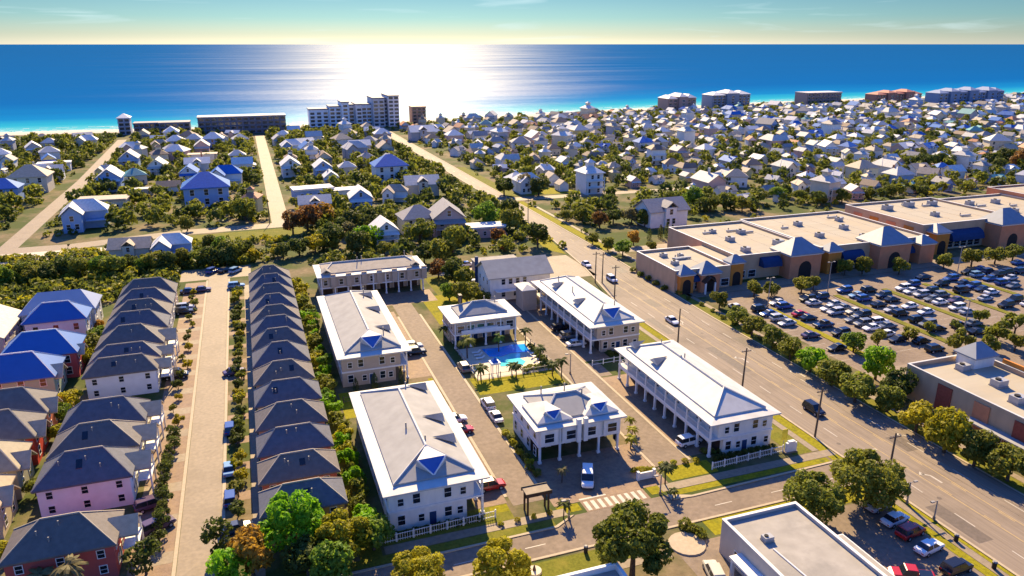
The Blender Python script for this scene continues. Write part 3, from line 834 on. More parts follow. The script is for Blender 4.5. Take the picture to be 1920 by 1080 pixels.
rail_fence('fence', 'dark metal fence round the pool deck', [(39.4, 149), (39.4, 132.4), (56.4, 132.4), (56.4, 147)], 1.3, 'pipe_grey', infill=False)
rail_fence('fence', 'low fence between the front block and the blue gabled block behind', [(12.5, 131.5), (30, 132)], 1.3, 'wood', infill=False)
rail_fence('fence', 'low pale fence behind the corner block', [(64.5, 131.5), (80, 132)], 1.2, 'white', infill=False)
gz = thing('gazebo', 'small white gazebo with blue pyramid roof at the pool corner', 'gazebo', (43.6, 134.2, 0))
for sx in (-1, 1):
    for sy in (-1, 1):
        mb = MB(); mb.box(43.6 + sx * .6 - .08, 43.6 + sx * .6 + .08, 134.2 + sy * .6 - .08, 134.2 + sy * .6 + .08, 0, 2.6); mb.build('post', 'white', gz)
mb = MB(); mb.box(42.6, 44.6, 133.2, 135.2, 2.6, 2.95); mb.build('roof_rim', 'white', gz)
mb = MB(); mb.hip(42.95, 44.25, 133.55, 134.85, 3.05, .95, 'x', .63, fas=.08); mb.build('roof', 'deep_blue', gz)
LNG = None
for k in range(7):
    x, y = [(54.5, 141.5), (54.5, 139.8), (54.4, 138), (54.3, 136.2), (43.2, 144.5), (43.2, 146), (43.2, 142.8)][k]
    lt = thing('lounger', 'white pool lounger, %s along the %s deck edge from the gazebo end' % ((nth(4 - k), 'east') if k < 4 else (nth({4: 2, 5: 3, 6: 1}[k]), 'west')), 'lounger', (x, y, .05), math.pi / 2 if k < 4 else -math.pi / 2, 'loungers on the pool deck')
    if LNG is None:
        mb = MB(); mb.box(-.32, .32, -.95, .35, .3, .38); a_ = mb.mesh('seat', 'white')
        mb = MB(); mb.solid([(-.32, .35, .3), (.32, .35, .3), (.32, .38, .38), (-.32, .38, .38)], [(-.32, .95, .75), (.32, .95, .75), (.32, .9, .82), (-.32, .9, .82)]); b_ = mb.mesh('backrest', 'white')
        mb = MB(); mb.box(-.03, .03, -.03, .03, 0, .3); c_ = mb.mesh('leg', 'white'); LNG = (a_, b_, c_)
    link('seat', LNG[0], lt); link('backrest', LNG[1], lt)
    for sx in (-.27, .27):
        for sy in (-.85, .3): link('leg', LNG[2], lt, (sx, sy, 0))

# ---------------------------------------------------------------- shopping centre
def flat_roof(name, label, cat, x0, x1, y0, y1, h, par=.7, wall='mall_wall', roof='roof_membrane', back='white', units=(), group=None):
    t = thing(name, label, cat, ((x0 + x1) / 2, (y0 + y1) / 2, 0), group=group)
    mb = MB(); mb.box(x0, x1, y0, y1, 0, h - .004); mb.build('wall', wall, t)
    mb = MB(); mb.box(x0 + .3, x1 - .3, y0 + .3, y1 - .3, h - .003, h + .05); mb.build('roof', roof, t)
    mb = MB()
    p = .3
    mb.box(x0, x1, y0, y0 + p, h, h + par); mb.box(x0, x1, y1 - p, y1, h, h + par)
    mb.box(x0, x0 + p, y0 + p, y1 - p, h, h + par); mb.box(x1 - p, x1, y0 + p, y1 - p, h, h + par)
    mb.build('parapet', wall, t)
    mb = MB(); q = .06
    mb.box(x0 - q, x1 + q, y0 - q, y0 + p + q, h + par, h + par + .1); mb.box(x0 - q, x1 + q, y1 - p - q, y1 + q, h + par, h + par + .1)
    mb.box(x0 - q, x0 + p + q, y0 + p + q, y1 - p - q, h + par, h + par + .1); mb.box(x1 - p - q, x1 + q, y0 + p + q, y1 - p - q, h + par, h + par + .1)
    mb.build('coping', back, t)
    for ux, uy, s in units: rooftop_unit(t, ux, uy, h + .05, s)
    if x1 - x0 > 15 and name == 'shop_building' and y1 > 150:         # sheet seams, ducts and drains on the big roofs
        x = x0 + random.uniform(4, 6)
        while x < x1 - 3:
            mb = MB(); mb.box(x - .09, x + .09, y0 + .35, y1 - .35, h + .051, h + .085); mb.build('roof_seam', 'roof_beige', t)
            x += random.uniform(5.5, 7.5)
        for k in range(3):
            a, b_ = random.uniform(x0 + 4, x1 - 8), random.uniform(y0 + 6, y1 - 5)
            mb = MB(); mb.box(a, a + random.uniform(2.5, 5), b_, b_ + .5, h + .2, h + .65); mb.build('duct', 'steel', t)
            mb = MB(); mb.tube((a + 2, b_ + 2, h + .05), (a + 2, b_ + 2, h + .9), .18, .18, 7); mb.build('vent_pipe', 'pipe_grey', t)
    return t
def rooftop_unit(t, x, y, z, s=1.):
    mb = MB(); mb.box(x - 1.2 * s, x + 1.2 * s, y - .9 * s, y + .9 * s, z + .25, z + 1.35 * s)
    u = mb.build('rooftop_unit', 'steel', t)
    mb = MB(); mb.box(x - 1.3 * s, x + 1.3 * s, y - 1.0 * s, y + 1.0 * s, z, z + .25); k1 = mb.build('curb', 'roof_grey', u, world=False)
    mb = MB(); mb.tube((x - .4 * s, y, z + 1.35 * s), (x - .4 * s, y, z + 1.6 * s), .5 * s, .5 * s, 10); k2 = mb.build('fan_cowl', 'dark', u, world=False)
    for k in (k1, k2): k.location = (-t.location.x, -t.location.y, 0)
def tower(t, x0, x1, y0, y1, h, rise, wall='salmon', arch=True):
    h -= 1.9
    mb = MB(); mb.box(x0, x1, y0, y1, 0, h); w_ = mb.build('tower', wall, t)
    mb = MB(); mb.box(x0 - .25, x1 + .25, y0 - .25, y1 + .25, h, h + .3); a1 = mb.build('cornice', 'stucco', w_, world=False)
    mb = MB(); mb.hip(x0 - .5, x1 + .5, y0 - .5, y1 + .5, h + .55, rise * .85, 'x', (y1 - y0) / 2 + .5, fas=.25); a2 = mb.build('tower_roof', 'tower_roof', w_, world=False)
    ks = [a1, a2]
    if arch:
        mb = MB(); xc = (x0 + x1) / 2; r = min(2.2, (x1 - x0) * .3)
        pts = [(xc - r, 0), (xc + r, 0)] + [(xc + r * math.cos(a * math.pi / 8), 2.8 + r * math.sin(a * math.pi / 8)) for a in range(9)]
        mb.solid([(px, y0 - .04, pz) for px, pz in pts], [(px, y0 + .02, pz) for px, pz in pts]); ks.append(mb.build('archway', 'dark', w_, world=False))
    for k in ks: k.location = (-t.location.x, -t.location.y, 0)
    return w_
def awning(t, x0, x1, y, z, d=1.8, hgt=1.4, m='awning_blue'):
    mb = MB(); n_ = 5
    pr = [(y - d * math.sin(i * math.pi / 2 / n_), z + hgt * math.cos(i * math.pi / 2 / n_)) for i in range(n_ + 1)] + [(y, z)]
    mb.solid([(x0, a, b_) for a, b_ in pr], [(x1, a, b_) for a, b_ in pr]); mb.build('awning', m, t)
def shopfront(t, x0, x1, y, n_):
    for k in range(n_):
        x = x0 + (k + .5) * (x1 - x0) / n_
        o = on_wall('shop_window', WIN[(2.4, 2.0)], t, 's', x, y - .03, .6)
m1 = flat_roof('shop_building', 'low corner wing of the shopping centre, nearest the highway', 'shop', 106.4, 124.2, 168.2, 190.0, 5.6, units=[(112, 184, .8), (117, 183, .6), (111, 176, .8)])
tower(m1, 107.2, 111.4, 166.6, 171.4, 7.0, 2.6, 'orange_wall'); tower(m1, 113.5, 119.5, 166.2, 171.6, 6.8, 3.2)
awning(m1, 111.5, 113.4, 168.2, 3.2); shopfront(m1, 107, 124, 168.2, 6)
mb = MB(); mb.gable(113.6, 117.2, 164.2, 168.15, 3.3, 1.5, 'y'); mb.build('porch_gable', 'trim_dark', m1)
for x in (113.9, 116.9): mb = MB(); mb.box(x - .2, x + .2, 164.3, 164.7, 0, 3.2); mb.build('post', 'white', m1)
m2 = flat_roof('shop_building', 'large tan flat roofed store behind the corner wing, with a big arched blue awning', 'shop', 129.0, 157.5, 172.6, 210.0, 6.6, units=[(139, 190, 1), (148, 197, 1), (140, 201, .8), (150, 181, 1.2), (136, 178, 1)])
mb = MB(); mb.box(124.205, 128.995, 171, 190, 0, 5.9); mb.box(124.3, 128.9, 171.2, 189.8, 5.9, 6.1, 1); mb.build('link_wing', ['salmon', 'roof_membrane'], m2)
tower(m2, 124.6, 128.8, 168.6, 171.8, 8.2, 2.2, 'orange_wall'); tower(m2, 144.5, 155.5, 168.3, 177, 8.6, 4.6)
awning(m2, 137, 143.5, 172.6, 3.6, 2.4, 2.6); shopfront(m2, 129.4, 136.6, 172.6, 2)
m3 = flat_roof('shop_building', 'wide tan flat roofed store in the middle of the shopping centre', 'shop', 157.6, 199.5, 171.5, 211.0, 6.9, units=[(172, 199, 1), (183, 190, 1), (168, 184, 1), (190, 200, .9), (180, 178, 1)])
tower(m3, 158.4, 163, 168.6, 172.4, 8.4, 2.6, 'orange_wall'); tower(m3, 176.5, 188.5, 167.5, 177, 9.0, 5.0)
tower(m3, 193.0, 198.8, 168.0, 173, 7.8, 2.6, 'salmon', False)
awning(m3, 165, 173, 171.5, 3.2, 2.2, 2.6); awning(m3, 189, 192.8, 171.5, 3.2, 2.0, 2.0); shopfront(m3, 163.4, 176, 171.5, 4)
m4 = flat_roof('shop_building', 'tallest tan store with brown side wall in the shopping centre', 'shop', 204.5, 245.0, 178.5, 213.0, 8.4, wall='mall_wall', units=[(214, 203, 1.3), (226, 205, 1.3), (236, 204, 1.2), (222, 190, 1)])
for k in range(4):
    mb = MB(); mb.box(204.38, 204.497, 182 + k * 7.5, 186 + k * 7.5, .5, 7.6); mb.build('wall_panel', 'salmon' if k % 2 else 'orange_wall', m4)
tower(m4, 206.5, 212, 174.5, 181, 8.6, 2.8, 'orange_wall'); tower(m4, 232, 244, 172.5, 181, 9.8, 5.2)
awning(m4, 215, 229, 178.5, 3.4, 3.0, 3.2); shopfront(m4, 213, 231, 178.5, 6)
mb = MB(); mb.box(199.505, 204.37, 186, 208, 0, 5.4); mb.build('link_wing', 'mall_wall', m4)
m5 = flat_roof('shop_building', 'low tan store beyond the tallest store of the shopping centre', 'shop', 245.1, 284, 178.0, 215.0, 7.0, units=[(256, 205, 1.1), (268, 204, 1.1), (273, 190, 1.2), (260, 190, 1)])
tower(m5, 258, 266, 174, 180, 8.6, 3.4, 'salmon'); awning(m5, 247, 256, 178, 3.2, 2.2, 2.6, 'deep_blue'); shopfront(m5, 246, 258, 178, 4)
m6 = flat_roof('shop_building', 'farthest store of the shopping centre, at the frame edge', 'shop', 284.1, 330, 180.0, 221.0, 8.6, wall='salmon', units=[(296, 210, 1.2), (306, 200, 1.2)])
tower(m6, 296, 306, 176, 182, 9.6, 4, 'salmon'); shopfront(m6, 285, 295, 180, 3)

# restaurant block at the east edge
r1 = flat_roof('restaurant', 'flat cream roofed restaurant with an orange parapet beyond the highway trees', 'restaurant', 115.3, 132.6, 60.0, 98.8, 5.8, par=.9, wall='mall_wall', back='roof_white', units=[(124.5, 94.5, .9), (124.5, 87.0, 1), (121.5, 81.0, 1), (120, 73.5, 1.1), (125, 66, 1)])
mb = MB(); mb.box(126.6, 131.8, 93.9, 97.9, 5.86, 8.0); a_ = mb.build('roof_house', 'stucco', r1)
mb = MB(); mb.hip(126.1, 132.3, 93.4, 98.4, 8.22, 2.3, 'x', 2.4, fas=.25); mb.build('house_roof', 'tower_roof', r1)
mb = MB(); mb.box(132.65, 133.1, 62, 93, .0, 7.6); mb.build('orange_parapet', 'orange_wall', r1)
mb = MB(); mb.hip(133.2, 137.5, 84, 98.5, 5.0, 1.4, 'y', 2.0, fas=.2); mb.build('awning_roof', 'awning_blue', r1)
for k in range(4):
    mb = MB(); mb.box(115.1, 115.297, 66 + k * 7.5, 69 + k * 7.5, .2, 5.9); mb.build('pilaster', 'brick_red' if k % 2 else 'salmon', r1)
mb = MB(); mb.box(113.2, 115.29, 71, 84, 2.6, 2.85); mb.build('side_awning', 'steel', r1)
for y in (71.3, 77.4, 83.5):
    mb = MB(); mb.tube((113.4, y, 0), (113.4, y, 2.6), .08, .08, 6); mb.build('post', 'steel', r1)
for k in range(4): on_wall('service_door', GAR, r1, 'w', 73 + k * 3.2, 115.26, .02)
yd = thing('yard_wall', 'brick red service yard wall beside the restaurant', 'wall', (112.3, 68, 0))
mb = MB(); mb.box(111.6, 111.9, 60, 75, 0, 2.2); mb.box(111.9, 115.0, 74.7, 75, 0, 2.2); mb.build('wall', 'brick_red', yd)
mb = MB(); mb.box(111.5, 112.0, 60, 75.1, 2.2, 2.32); mb.build('coping', 'salmon', yd)

# building at the street corner, bottom of the view
s1 = flat_roof('bank_building', 'grey flat roofed corner building with white parapet, beside the oak shaded car park', 'building', 54.4, 66.2, 30, 70.4, 4.6, par=.5, wall='stucco_grey', roof='roof_grey', back='stucco')
mb = MB(); mb.box(66.205, 68.0, 30, 63.5, 0, 4.2); mb.box(66.21, 67.9, 30, 63.3, 4.2, 4.5, 0); mb.build('side_wing', 'stucco', s1)
mb = MB(); mb.box(66.4, 67.7, 31, 63.1, 4.502, 4.55); mb.build('wing_roof', 'roof_grey', s1)
rooftop_unit(s1, 57.6, 65.2, 4.65, .55)
mb = MB(); mb.tube((57.2, 63.5, 4.75), (57.6, 57, 4.75), .1, .1, 6); mb.tube((57.6, 57, 4.75), (59.5, 55, 4.75), .1, .1, 6); mb.build('roof_pipe', 'white', s1)
mb = MB(); mb.box(52.6, 54.39, 40, 66, 2.7, 3.0); mb.build('canopy', 'white', s1)
for y in (65.5, 61, 56.5):
    mb = MB(); mb.box(52.7, 53.1, y - .2, y + .2, 0, 2.7); mb.build('column', 'white', s1)
for k in range(4): on_wall('window', WIN[(2.4, 2.0)], s1, 'w', 66 - k * 3.4, 54.37, .5)
for k in range(3): on_wall('window', WIN[(1.6, 1.5)], s1, 'n', 57 + k * 3.4, 70.43, 1)
t1 = flat_roof('shop_building', 'low roof with white parapet south of the side street, mostly out of frame', 'shop', 18, 37.2, 40, 67.2, 4.4, par=.8, wall='stucco', roof='roof_grey', back='white')

# ---------------------------------------------------------------- beachfront blocks
def slab_block(name, label, x0, x1, y0, y1, h, wallc, bays_, floors, roofc=(.6, .55, .48), pitched=None, group='beachfront blocks'):
    """beachfront block: projecting bays with floor bands and balcony recesses"""
    t = thing(name, label, 'apartment block', ((x0 + x1) / 2, (y0 + y1) / 2, 0), group=group)
    mb = MB(); mb.box(x0, x1, y0, y1, 0, h); mb.build('wall', 'wallc', t, c=wallc)
    fh = h / floors
    for f in range(1, floors + 1):
        mb = MB(); mb.box(x0 - .3, x1 + .3, y0 - .9, y0 - .002, f * fh - .35, f * fh); mb.build('floor_band', 'wallc', t, c=tuple(min(1, v * 1.15) for v in wallc))
    n_ = bays_
    for k in range(n_):
        a = x0 + (x1 - x0) * k / n_
        mb = MB(); mb.box(a + .2, a + .9, y0 - 1.1, y0 - .901, 0, h + .01); mb.build('pier', 'wallc', t, c=wallc)
        for f in range(floors):
            on_wall('window', WIN_BIG, t, 's', a + (x1 - x0) / n_ * .55, y0 - .03, f * fh + fh * .18)
    if pitched and group == 'beachfront blocks' and x0 > 300:      # broken roofline: separate crests and projecting bays
        k = max(3, int((x1 - x0) / 13)); stp = (x1 - x0) / k
        for q in range(k):
            a = x0 + q * stp; up = (0, 1.8, .6, 2.4)[q % 4]
            if q % 2:
                mb = MB(); mb.box(a + .3, a + stp - .3, y0 - 3, y0 - 1.2, 0, h + up); mb.build('bay', 'wallc', t, c=tuple(v * .9 for v in wallc))
                for f in range(floors): on_wall('window', WIN_BIG, t, 's', a + stp / 2, y0 - 3.04, f * fh + fh * .18)
            mb = MB(); mb.box(a + .25, a + stp - .25, y0 + .1, y1 - .1, h, h + up + .3); mb.build('attic', 'wallc', t, c=wallc)
            mb = MB(); mb.hip(a - .2, a + stp + .2, y0 - (3.4 if q % 2 else 1), y1 + .6, h + up + .35, pitched * .6 + .1 * q, 'y'); mb.build('roof', 'roofc', t, c=roofc)
    elif pitched: 
        mb = MB(); mb.hip(x0 - .8, x1 + .8, y0 - 1, y1 + .6, h + .3, pitched, 'x'); mb.build('roof', 'roofc', t, c=roofc)
    else:
        mb = MB(); mb.box(x0 - .3, x1 + .3, y0 - .95, y1 + .3, h + .02, h + .7); mb.build('roof', 'roofc', t, c=roofc)
    return t
WIN_BIG = win_mesh(3.2, 1.7)
# stepped tall condominium
cond = thing('condominium', 'tall blue grey stepped condominium on the beach, highest block in view', 'apartment block', (82, 640, 0))
def cblock(x0, x1, y0, y1, h, c, nwin, roofm=(.2, .2, .24)):
    mb = MB(); mb.box(x0, x1, y0, y1, 0, h); b_ = mb.build('wall', 'wallc', cond, c=c)
    mb = MB(); mb.box(x0 - .3, x1 + .3, y0 - .3, y1 + .3, h + .01, h + .9); mb.build('roof', 'roofc', cond, c=roofm)
    fl = int(h / 3)
    for f in range(fl):
        if x1 - x0 > 9: 
            mb = MB(); mb.box(x0 + .6, x1 - .6, y0 - .8, y0 - .003, f * 3 + .2, f * 3 + .95); mb.build('balcony', 'wallc', cond, c=tuple(min(1, v * 1.12) for v in c))
        for k in range(nwin):
            on_wall('window', WIN_BIG, cond, 's', x0 + (x1 - x0) * (k + .5) / nwin, y0 - .04, f * 3 + 1.0)
GB = (.80, .82, .86); PK = (.84, .77, .75)
cblock(51.00, 66.91, 640, 655, 13.8, GB, 3)
cblock(66.95, 76.37, 636, 655, 15.9, GB, 2)
cblock(76.41, 82.39, 632, 655, 19.4, GB, 1)
cblock(82.43, 87.55, 638, 655, 16.8, PK, 1)
cblock(87.59, 92.71, 630, 655, 17.6, PK, 1)
cblock(92.75, 100.88, 634, 655, 17.2, GB, 2)
cblock(100.92, 110.34, 626, 655, 22.4, (.58, .56, .58), 2)
cblock(110.38, 113.18, 632, 655, 21.5, GB, 1)
cblock(113.22, 121.95, 624, 655, 24.1, PK, 2)
slab_block('condominium', 'brown mid rise block on the beach, just east of the tall condominium', 135, 147, 636, 648, 14, (.42, .27, .2), 3, 5, (.4, .28, .2))
slab_block('condominium', 'long dark five storey block with pale roof at the end of the middle street', -32, 31, 612, 627, 12.5, (.17, .18, .24), 14, 4, (.6, .53, .44))
slab_block('condominium', 'low dark block west of the long beach block', -77, -59.5, 624, 636, 8.5, (.13, .16, .25), 5, 3, (.25, .22, .24))
slab_block('condominium', 'low dark twin block touching the long beach block', -59, -38, 616, 630, 9, (.14, .16, .24), 5, 3, (.28, .24, .24))
slab_block('beach_house', 'tall grey white beach house west of the low dark blocks', -88.5, -80.5, 634, 645, 12, (.4, .42, .5), 2, 4, (.65, .65, .65), 3)
slab_block('condominium', 'pink brown beach block with white pyramid roofs, first one east of the bare shore', 398, 430, 664, 684, 13, (.40, .27, .24), 6, 4, (.62, .6, .58), 5)
slab_block('condominium', 'dark blue grey beach block with white roof gables, west of the flat brown block', 460, 506, 680, 700, 14, (.26, .30, .38), 9, 5, (.6, .6, .6), 5)
slab_block('condominium', 'flat topped brown beach block between the gabled and the red roofed ones', 578, 624, 678, 698, 14, (.36, .26, .25), 9, 4, (.55, .5, .48))
slab_block('condominium', 'long low red roofed beach block behind the white cottages', 684, 750, 688, 706, 9.5, (.38, .2, .16), 10, 3, (.42, .17, .12), 4)
slab_block('condominium', 'long blue grey block on the far east end of the beach', 716, 812, 634, 652, 13.5, (.22, .30, .45), 14, 4, (.22, .28, .42), 5)

# ---------------------------------------------------------------- beach houses
def hproto(kind):
    """meshes of a beach house kind: wall, roof, extra; unit in metres, front towards -y"""
    wl, rf = MB(), MB()
    if kind == 'hip':
        wl.box(-5.4, 5.4, -4.4, 4.4, 0, 5.3); rf.hip(-6, 6, -5, 5, 5.4, 3.4, 'x')
    elif kind == 'gable':
        wl.gwall(-4, 4, -5.4, 5.4, 0, 5.6, 3.0, 'y'); rf.gable(-4.6, 4.6, -6, 6, 5.5, 3.5, 'y')
        wl.box(-3.8, 3.8, -7.2, -5.405, 2.6, 2.85); rf.solid([(-4.2, -7.6, 4.3), (4.2, -7.6, 4.3), (4.2, -5.4, 5.0), (-4.2, -5.4, 5.0)], [(-4.2, -7.6, 4.45), (4.2, -7.6, 4.45), (4.2, -5.4, 5.2), (-4.2, -5.4, 5.2)])
        for x in (-3.8, 0, 3.8): wl.box(x - .12, x + .12, -7.3, -7.06, 0, 4.3)
    elif kind == 'side':
        wl.gwall(-6, 6, -4, 4, 0, 4.6, 2.5, 'x'); rf.gable(-6.6, 6.6, -4.6, 4.6, 4.5, 2.9, 'x')
        rf.gable(-2, 2, -5.4, -1, 5.6, 1.6, 'y'); wl.box(-1.7, 1.7, -4.9, -4.005, 0, 5.5)
    elif kind == 'ell':
        wl.box(-5.6, 5.6, -1, 5, 0, 5.2); rf.hip(-6.2, 6.2, -1.6, 5.6, 5.3, 3.0, 'x')
        wl.gwall(-5.4, -.4, -6, -1.005, 0, 5.2, 2.2, 'y'); rf.gable(-6, .2, -6.6, 1.5, 5.25, 2.7, 'y')
        wl.box(.2, 5.4, -3.4, -1.2, 2.5, 2.75)
    elif kind == 'tall':
        wl.box(-3.8, 3.8, -4.4, 4.4, 0, 8.2); rf.hip(-4.5, 4.5, -5.1, 5.1, 8.3, 2.8, 'y')
        wl.box(-1.3, 1.3, -1.3, 1.3, 9.6, 12.0); rf.hip(-1.8, 1.8, -1.8, 1.8, 12.1, 1.3, 'x', 1.75)
        wl.box(-3.7, 3.7, -6, -4.405, 5.2, 5.45); wl.box(-3.7, 3.7, -6, -4.405, 2.5, 2.75)
        for x in (-3.6, 3.6): wl.box(x - .14, x + .14, -6, -5.75, 0, 6.6)
    else:
        wl.box(-7, 7, -4.2, 4.2, 0, 3.6); rf.box(-7.4, 7.4, -4.6, 4.6, 3.65, 4.0); rf.box(-7.4, 7.4, -4.6, -4.35, 4.0, 4.3)
    return wl.mesh('wall', 'wallc'), rf.mesh('roof', 'roofc')
HK = {k: hproto(k) for k in ('hip', 'gable', 'side', 'ell', 'tall', 'flat')}
HW = {'hip': (4.43, ((-3.4, 1), (0, 1), (3.4, 1), (-3.4, 3.4), (0, 3.4), (3.4, 3.4))), 'gable': (5.43, ((-2, 1), (2, 1), (-2, 3.3), (2, 3.3), (0, 6.0))), 'side': (4.93, ((-.9, 1), (.9, 1), (0, 3.6))),
      'ell': (6.03, ((-4, 1), (-1.8, 1), (-2.9, 3.4))), 'tall': (4.44, ((-2.3, .6), (1.8, .6), (-2.3, 3.2), (1.8, 3.2), (-1, 6), (1.6, 6))), 'flat': (4.23, ((-4.5, 1), (-1.5, 1), (1.5, 1), (4.5, 1)))}
KW = {'hip': 'hip roofed house', 'gable': 'gabled cottage with porch', 'side': 'side gabled cottage with one dormer', 'ell': 'cross gabled house', 'tall': 'tall house with cupola', 'flat': 'low flat roofed house'}
ROOFS = {'white': (.68, .66, .62), 'pale': (.52, .50, .46), 'tan': (.42, .34, .25), 'grey': (.30, .28, .27), 'brown': (.26, .18, .13), 'blue': (.03, .15, .45), 'rust': (.45, .20, .11), 'teal': (.08, .28, .30)}
WALLS = {'white': (.74, .73, .70), 'cream': (.66, .58, .44), 'pink': (.62, .42, .36), 'blue': (.30, .42, .62), 'grey': (.42, .42, .44), 'yellow': (.66, .55, .25)}
TAKEN = []
def beach_house(kind, x, y, s, rc, wc, label, group, rz=0, detail=False):
    t = thing('beach_house', label, 'house', (x, y, 0), rz, group)
    t.scale = (s, s, s)
    link('wall', HK[kind][0], t, c=WALLS[wc]); link('roof', HK[kind][1], t, c=ROOFS[rc])
    if detail:
        yy, ws = HW[kind]
        for u, z in ws: link('window', WIN[(1.0, 1.5)], t, (u, -yy, z))
    TAKEN.append((x, y, 7.5 * s))
    return t
NAMED = [
 (-61.1, 389.0, 'gable', 1.2, 'white', 'blue', 'white gabled cottage in blue shade beside the west sandy street'),  # white house: its blue shade is put into the wall colour
 (-60.8, 457.2, 'gable', 1.1, 'pale', 'blue', 'gabled cottage with blue wall and pale roof, halfway down the west street'),
 (-58.6, 308.0, 'ell', 1.25, 'white', 'blue', 'white cross gabled house with a blue front at the foot of the west street'),
 (-57.2, 339.4, 'flat', 1.3, 'tan', 'cream', 'long low house with flat tan roof above the white cross gabled house'),
 (-10.4, 380.5, 'ell', 1.2, 'blue', 'white', 'blue roofed white house next to the middle street, behind the big blue one'),
 (-17.6, 337.6, 'hip', 1.6, 'blue', 'blue', 'big bright blue roofed house west of the middle street'),
 (-27.6, 399.8, 'gable', .95, 'blue', 'white', 'small blue roofed cottage west of the big blue house'),
 (-42.8, 536.1, 'hip', 1.0, 'white', 'blue', 'white roofed house with deep blue front, below the low dark beach block'),
 (-19.8, 534.0, 'hip', 1.15, 'white', 'blue', 'white roofed house with deep blue front, below the long dark beach block'),
 (-32.0, 544.5, 'hip', .95, 'pale', 'cream', 'cream house between the two blue fronted ones'),
 (-24.3, 471.2, 'flat', 1.1, 'tan', 'cream', 'low flat tan roofed house near the top of the middle street'),
 (-25.4, 434.4, 'side', 1.0, 'white', 'white', 'white cottage with one front dormer, west of the middle street'),
 (-98.3, 462.1, 'flat', 1.1, 'white', 'white', 'low white house west of the west street near the beach'),
 (-94.3, 430.3, 'side', 1.0, 'pale', 'white', 'pale roofed cottage below the low white house'),
 (-95.1, 398.0, 'hip', 1.4, 'tan', 'cream', 'wide tan roofed house west of the west street'),
 (-100.9, 377.3, 'hip', 1.1, 'blue', 'blue', 'deep blue house at the west edge of the view'),
 (-44.1, 427.3, 'gable', 1.0, 'pale', 'white', 'white gabled cottage among dark trees between the two sandy streets'),
 (-46.5, 372.0, 'flat', .7, 'pale', 'cream', 'tiny flat roofed house among trees below the gabled cottage'),
 (-51.7, 527.6, 'ell', .85, 'tan', 'yellow', 'small yellow house near the beach blocks'),
 (-37.5, 255.9, 'side', .95, 'tan', 'cream', 'tan roofed house on the scrub side of the back street'),
 (-25.3, 251.6, 'ell', .95, 'white', 'blue', 'white house with a blue window front beside the yellow field'),
 (26.6, 483.4, 'ell', 1.1, 'white', 'blue', 'white and blue house just east of the middle street top'),
 (34.5, 470.1, 'gable', 1.0, 'blue', 'white', 'blue gabled cottage second east of the middle street top'),
 (20.5, 402.6, 'gable', 1.1, 'white', 'white', 'white gabled porch cottage right beside the middle street'),
 (35.7, 393.5, 'gable', 1.0, 'white', 'blue', 'white cottage with blue front, east of the porch cottage'),
 (25.7, 338.1, 'flat', 1.2, 'white', 'blue', 'long low white house with blue shaded front'),  # blue wall colour stands in for the shade on a white front
 (37.9, 333.8, 'flat', 1.0, 'white', 'white', 'low white house with long flat roof, next to the long low one'),
 (42.0, 306.8, 'gable', 1.05, 'white', 'blue', 'white gabled house with a bright blue front, alone among oaks'),
 (66.6, 373.5, 'hip', 1.45, 'blue', 'white', 'wide bright blue roofed house by the straight avenue'),
 (61.4, 453.1, 'ell', 1.2, 'pale', 'grey', 'large pale house north of the wide blue roof'),
 (118.2, 528.0, 'side', 1.4, 'white', 'grey', 'large white topped house near the brown beach block'),
 (73.0, 329.8, 'side', 1.2, 'pale', 'cream', 'pale roofed house beside the avenue below the wide blue roof'),
 (55.7, 260.2, 'hip', 1.15, 'grey', 'cream', 'grey hip roofed house, west one of two above the long beige block'),
 (65.1, 255.0, 'gable', 1.3, 'grey', 'pink', 'mauve grey gabled house, east one of two above the long beige block'),
 (77.8, 247.8, 'flat', .95, 'white', 'pink', 'white flat roofed house beside the avenue, nearest the tall white house'),
 (41.6, 249.5, 'gable', .95, 'white', 'white', 'white gabled house above the beige block, among bright trees'),
 (23.8, 306.2, 'side', 1.0, 'pale', 'white', 'pale roofed cottage above the rust coloured tree'),
 (146.9, 309.6, 'tall', 1.15, 'white', 'white', 'tall white house with cupola on the east neighbourhood edge'),
 (145.6, 242.8, 'side', 1.35, 'grey', 'white', 'mauve roofed white house just behind the shopping centre'),
]
for x, y, k, s, rc, wc, lb in NAMED:
    beach_house(k, x, y, s, rc, wc, lb, None, random.uniform(-.12, .12), True)

CAMV = (math.sin(R(19.444)), math.cos(R(19.444)))
def in_view(x, y, z=3, mx=40):                 # margin in pixels of a 1920 px wide picture
    X = x * CAMV[1] - y * CAMV[0]; Y = x * CAMV[0] + y * CAMV[1]; Z = z - 65
    c, s = math.cos(R(18.115)), math.sin(R(18.115))
    d = Y * c - Z * s
    if d < 5: return False
    u = 960 + 1400 * X / d; v = 540 - 1400 * (Y * s + Z * c) / d
    return -mx < u < 1920 + mx and -mx < v < 1080 + mx
def free(x, y, r):
    for a, b_, q in TAKEN:
        if (a - x) ** 2 + (b_ - y) ** 2 < (q + r) ** 2: return False
    return True
def off_roads(x, y, r):
    if abs(x - 104) < 6 + r and y > 180: return False
    if abs(x - 10) < 4 + r: return False
    if abs(x + 80) < 5 + r: return False
    if 296 - r < y < 310 + r and 104 < x < 195: return False
    if y > coast(x) - (46 if x < 380 else 52) - r: return False
    for a, b_, c_ in ((398, 430, 664), (460, 506, 680), (578, 624, 678), (684, 750, 688), (716, 812, 634)):
        if a - 4 - r < x < b_ + 10 + r and y > c_ - 3 - r: return False
    return True
def wchoice(ps):
    return random.choices([p for p, _ in ps], [q for _, q in ps])[0]
HOUSES = []
rowno = 0
y = 262.0
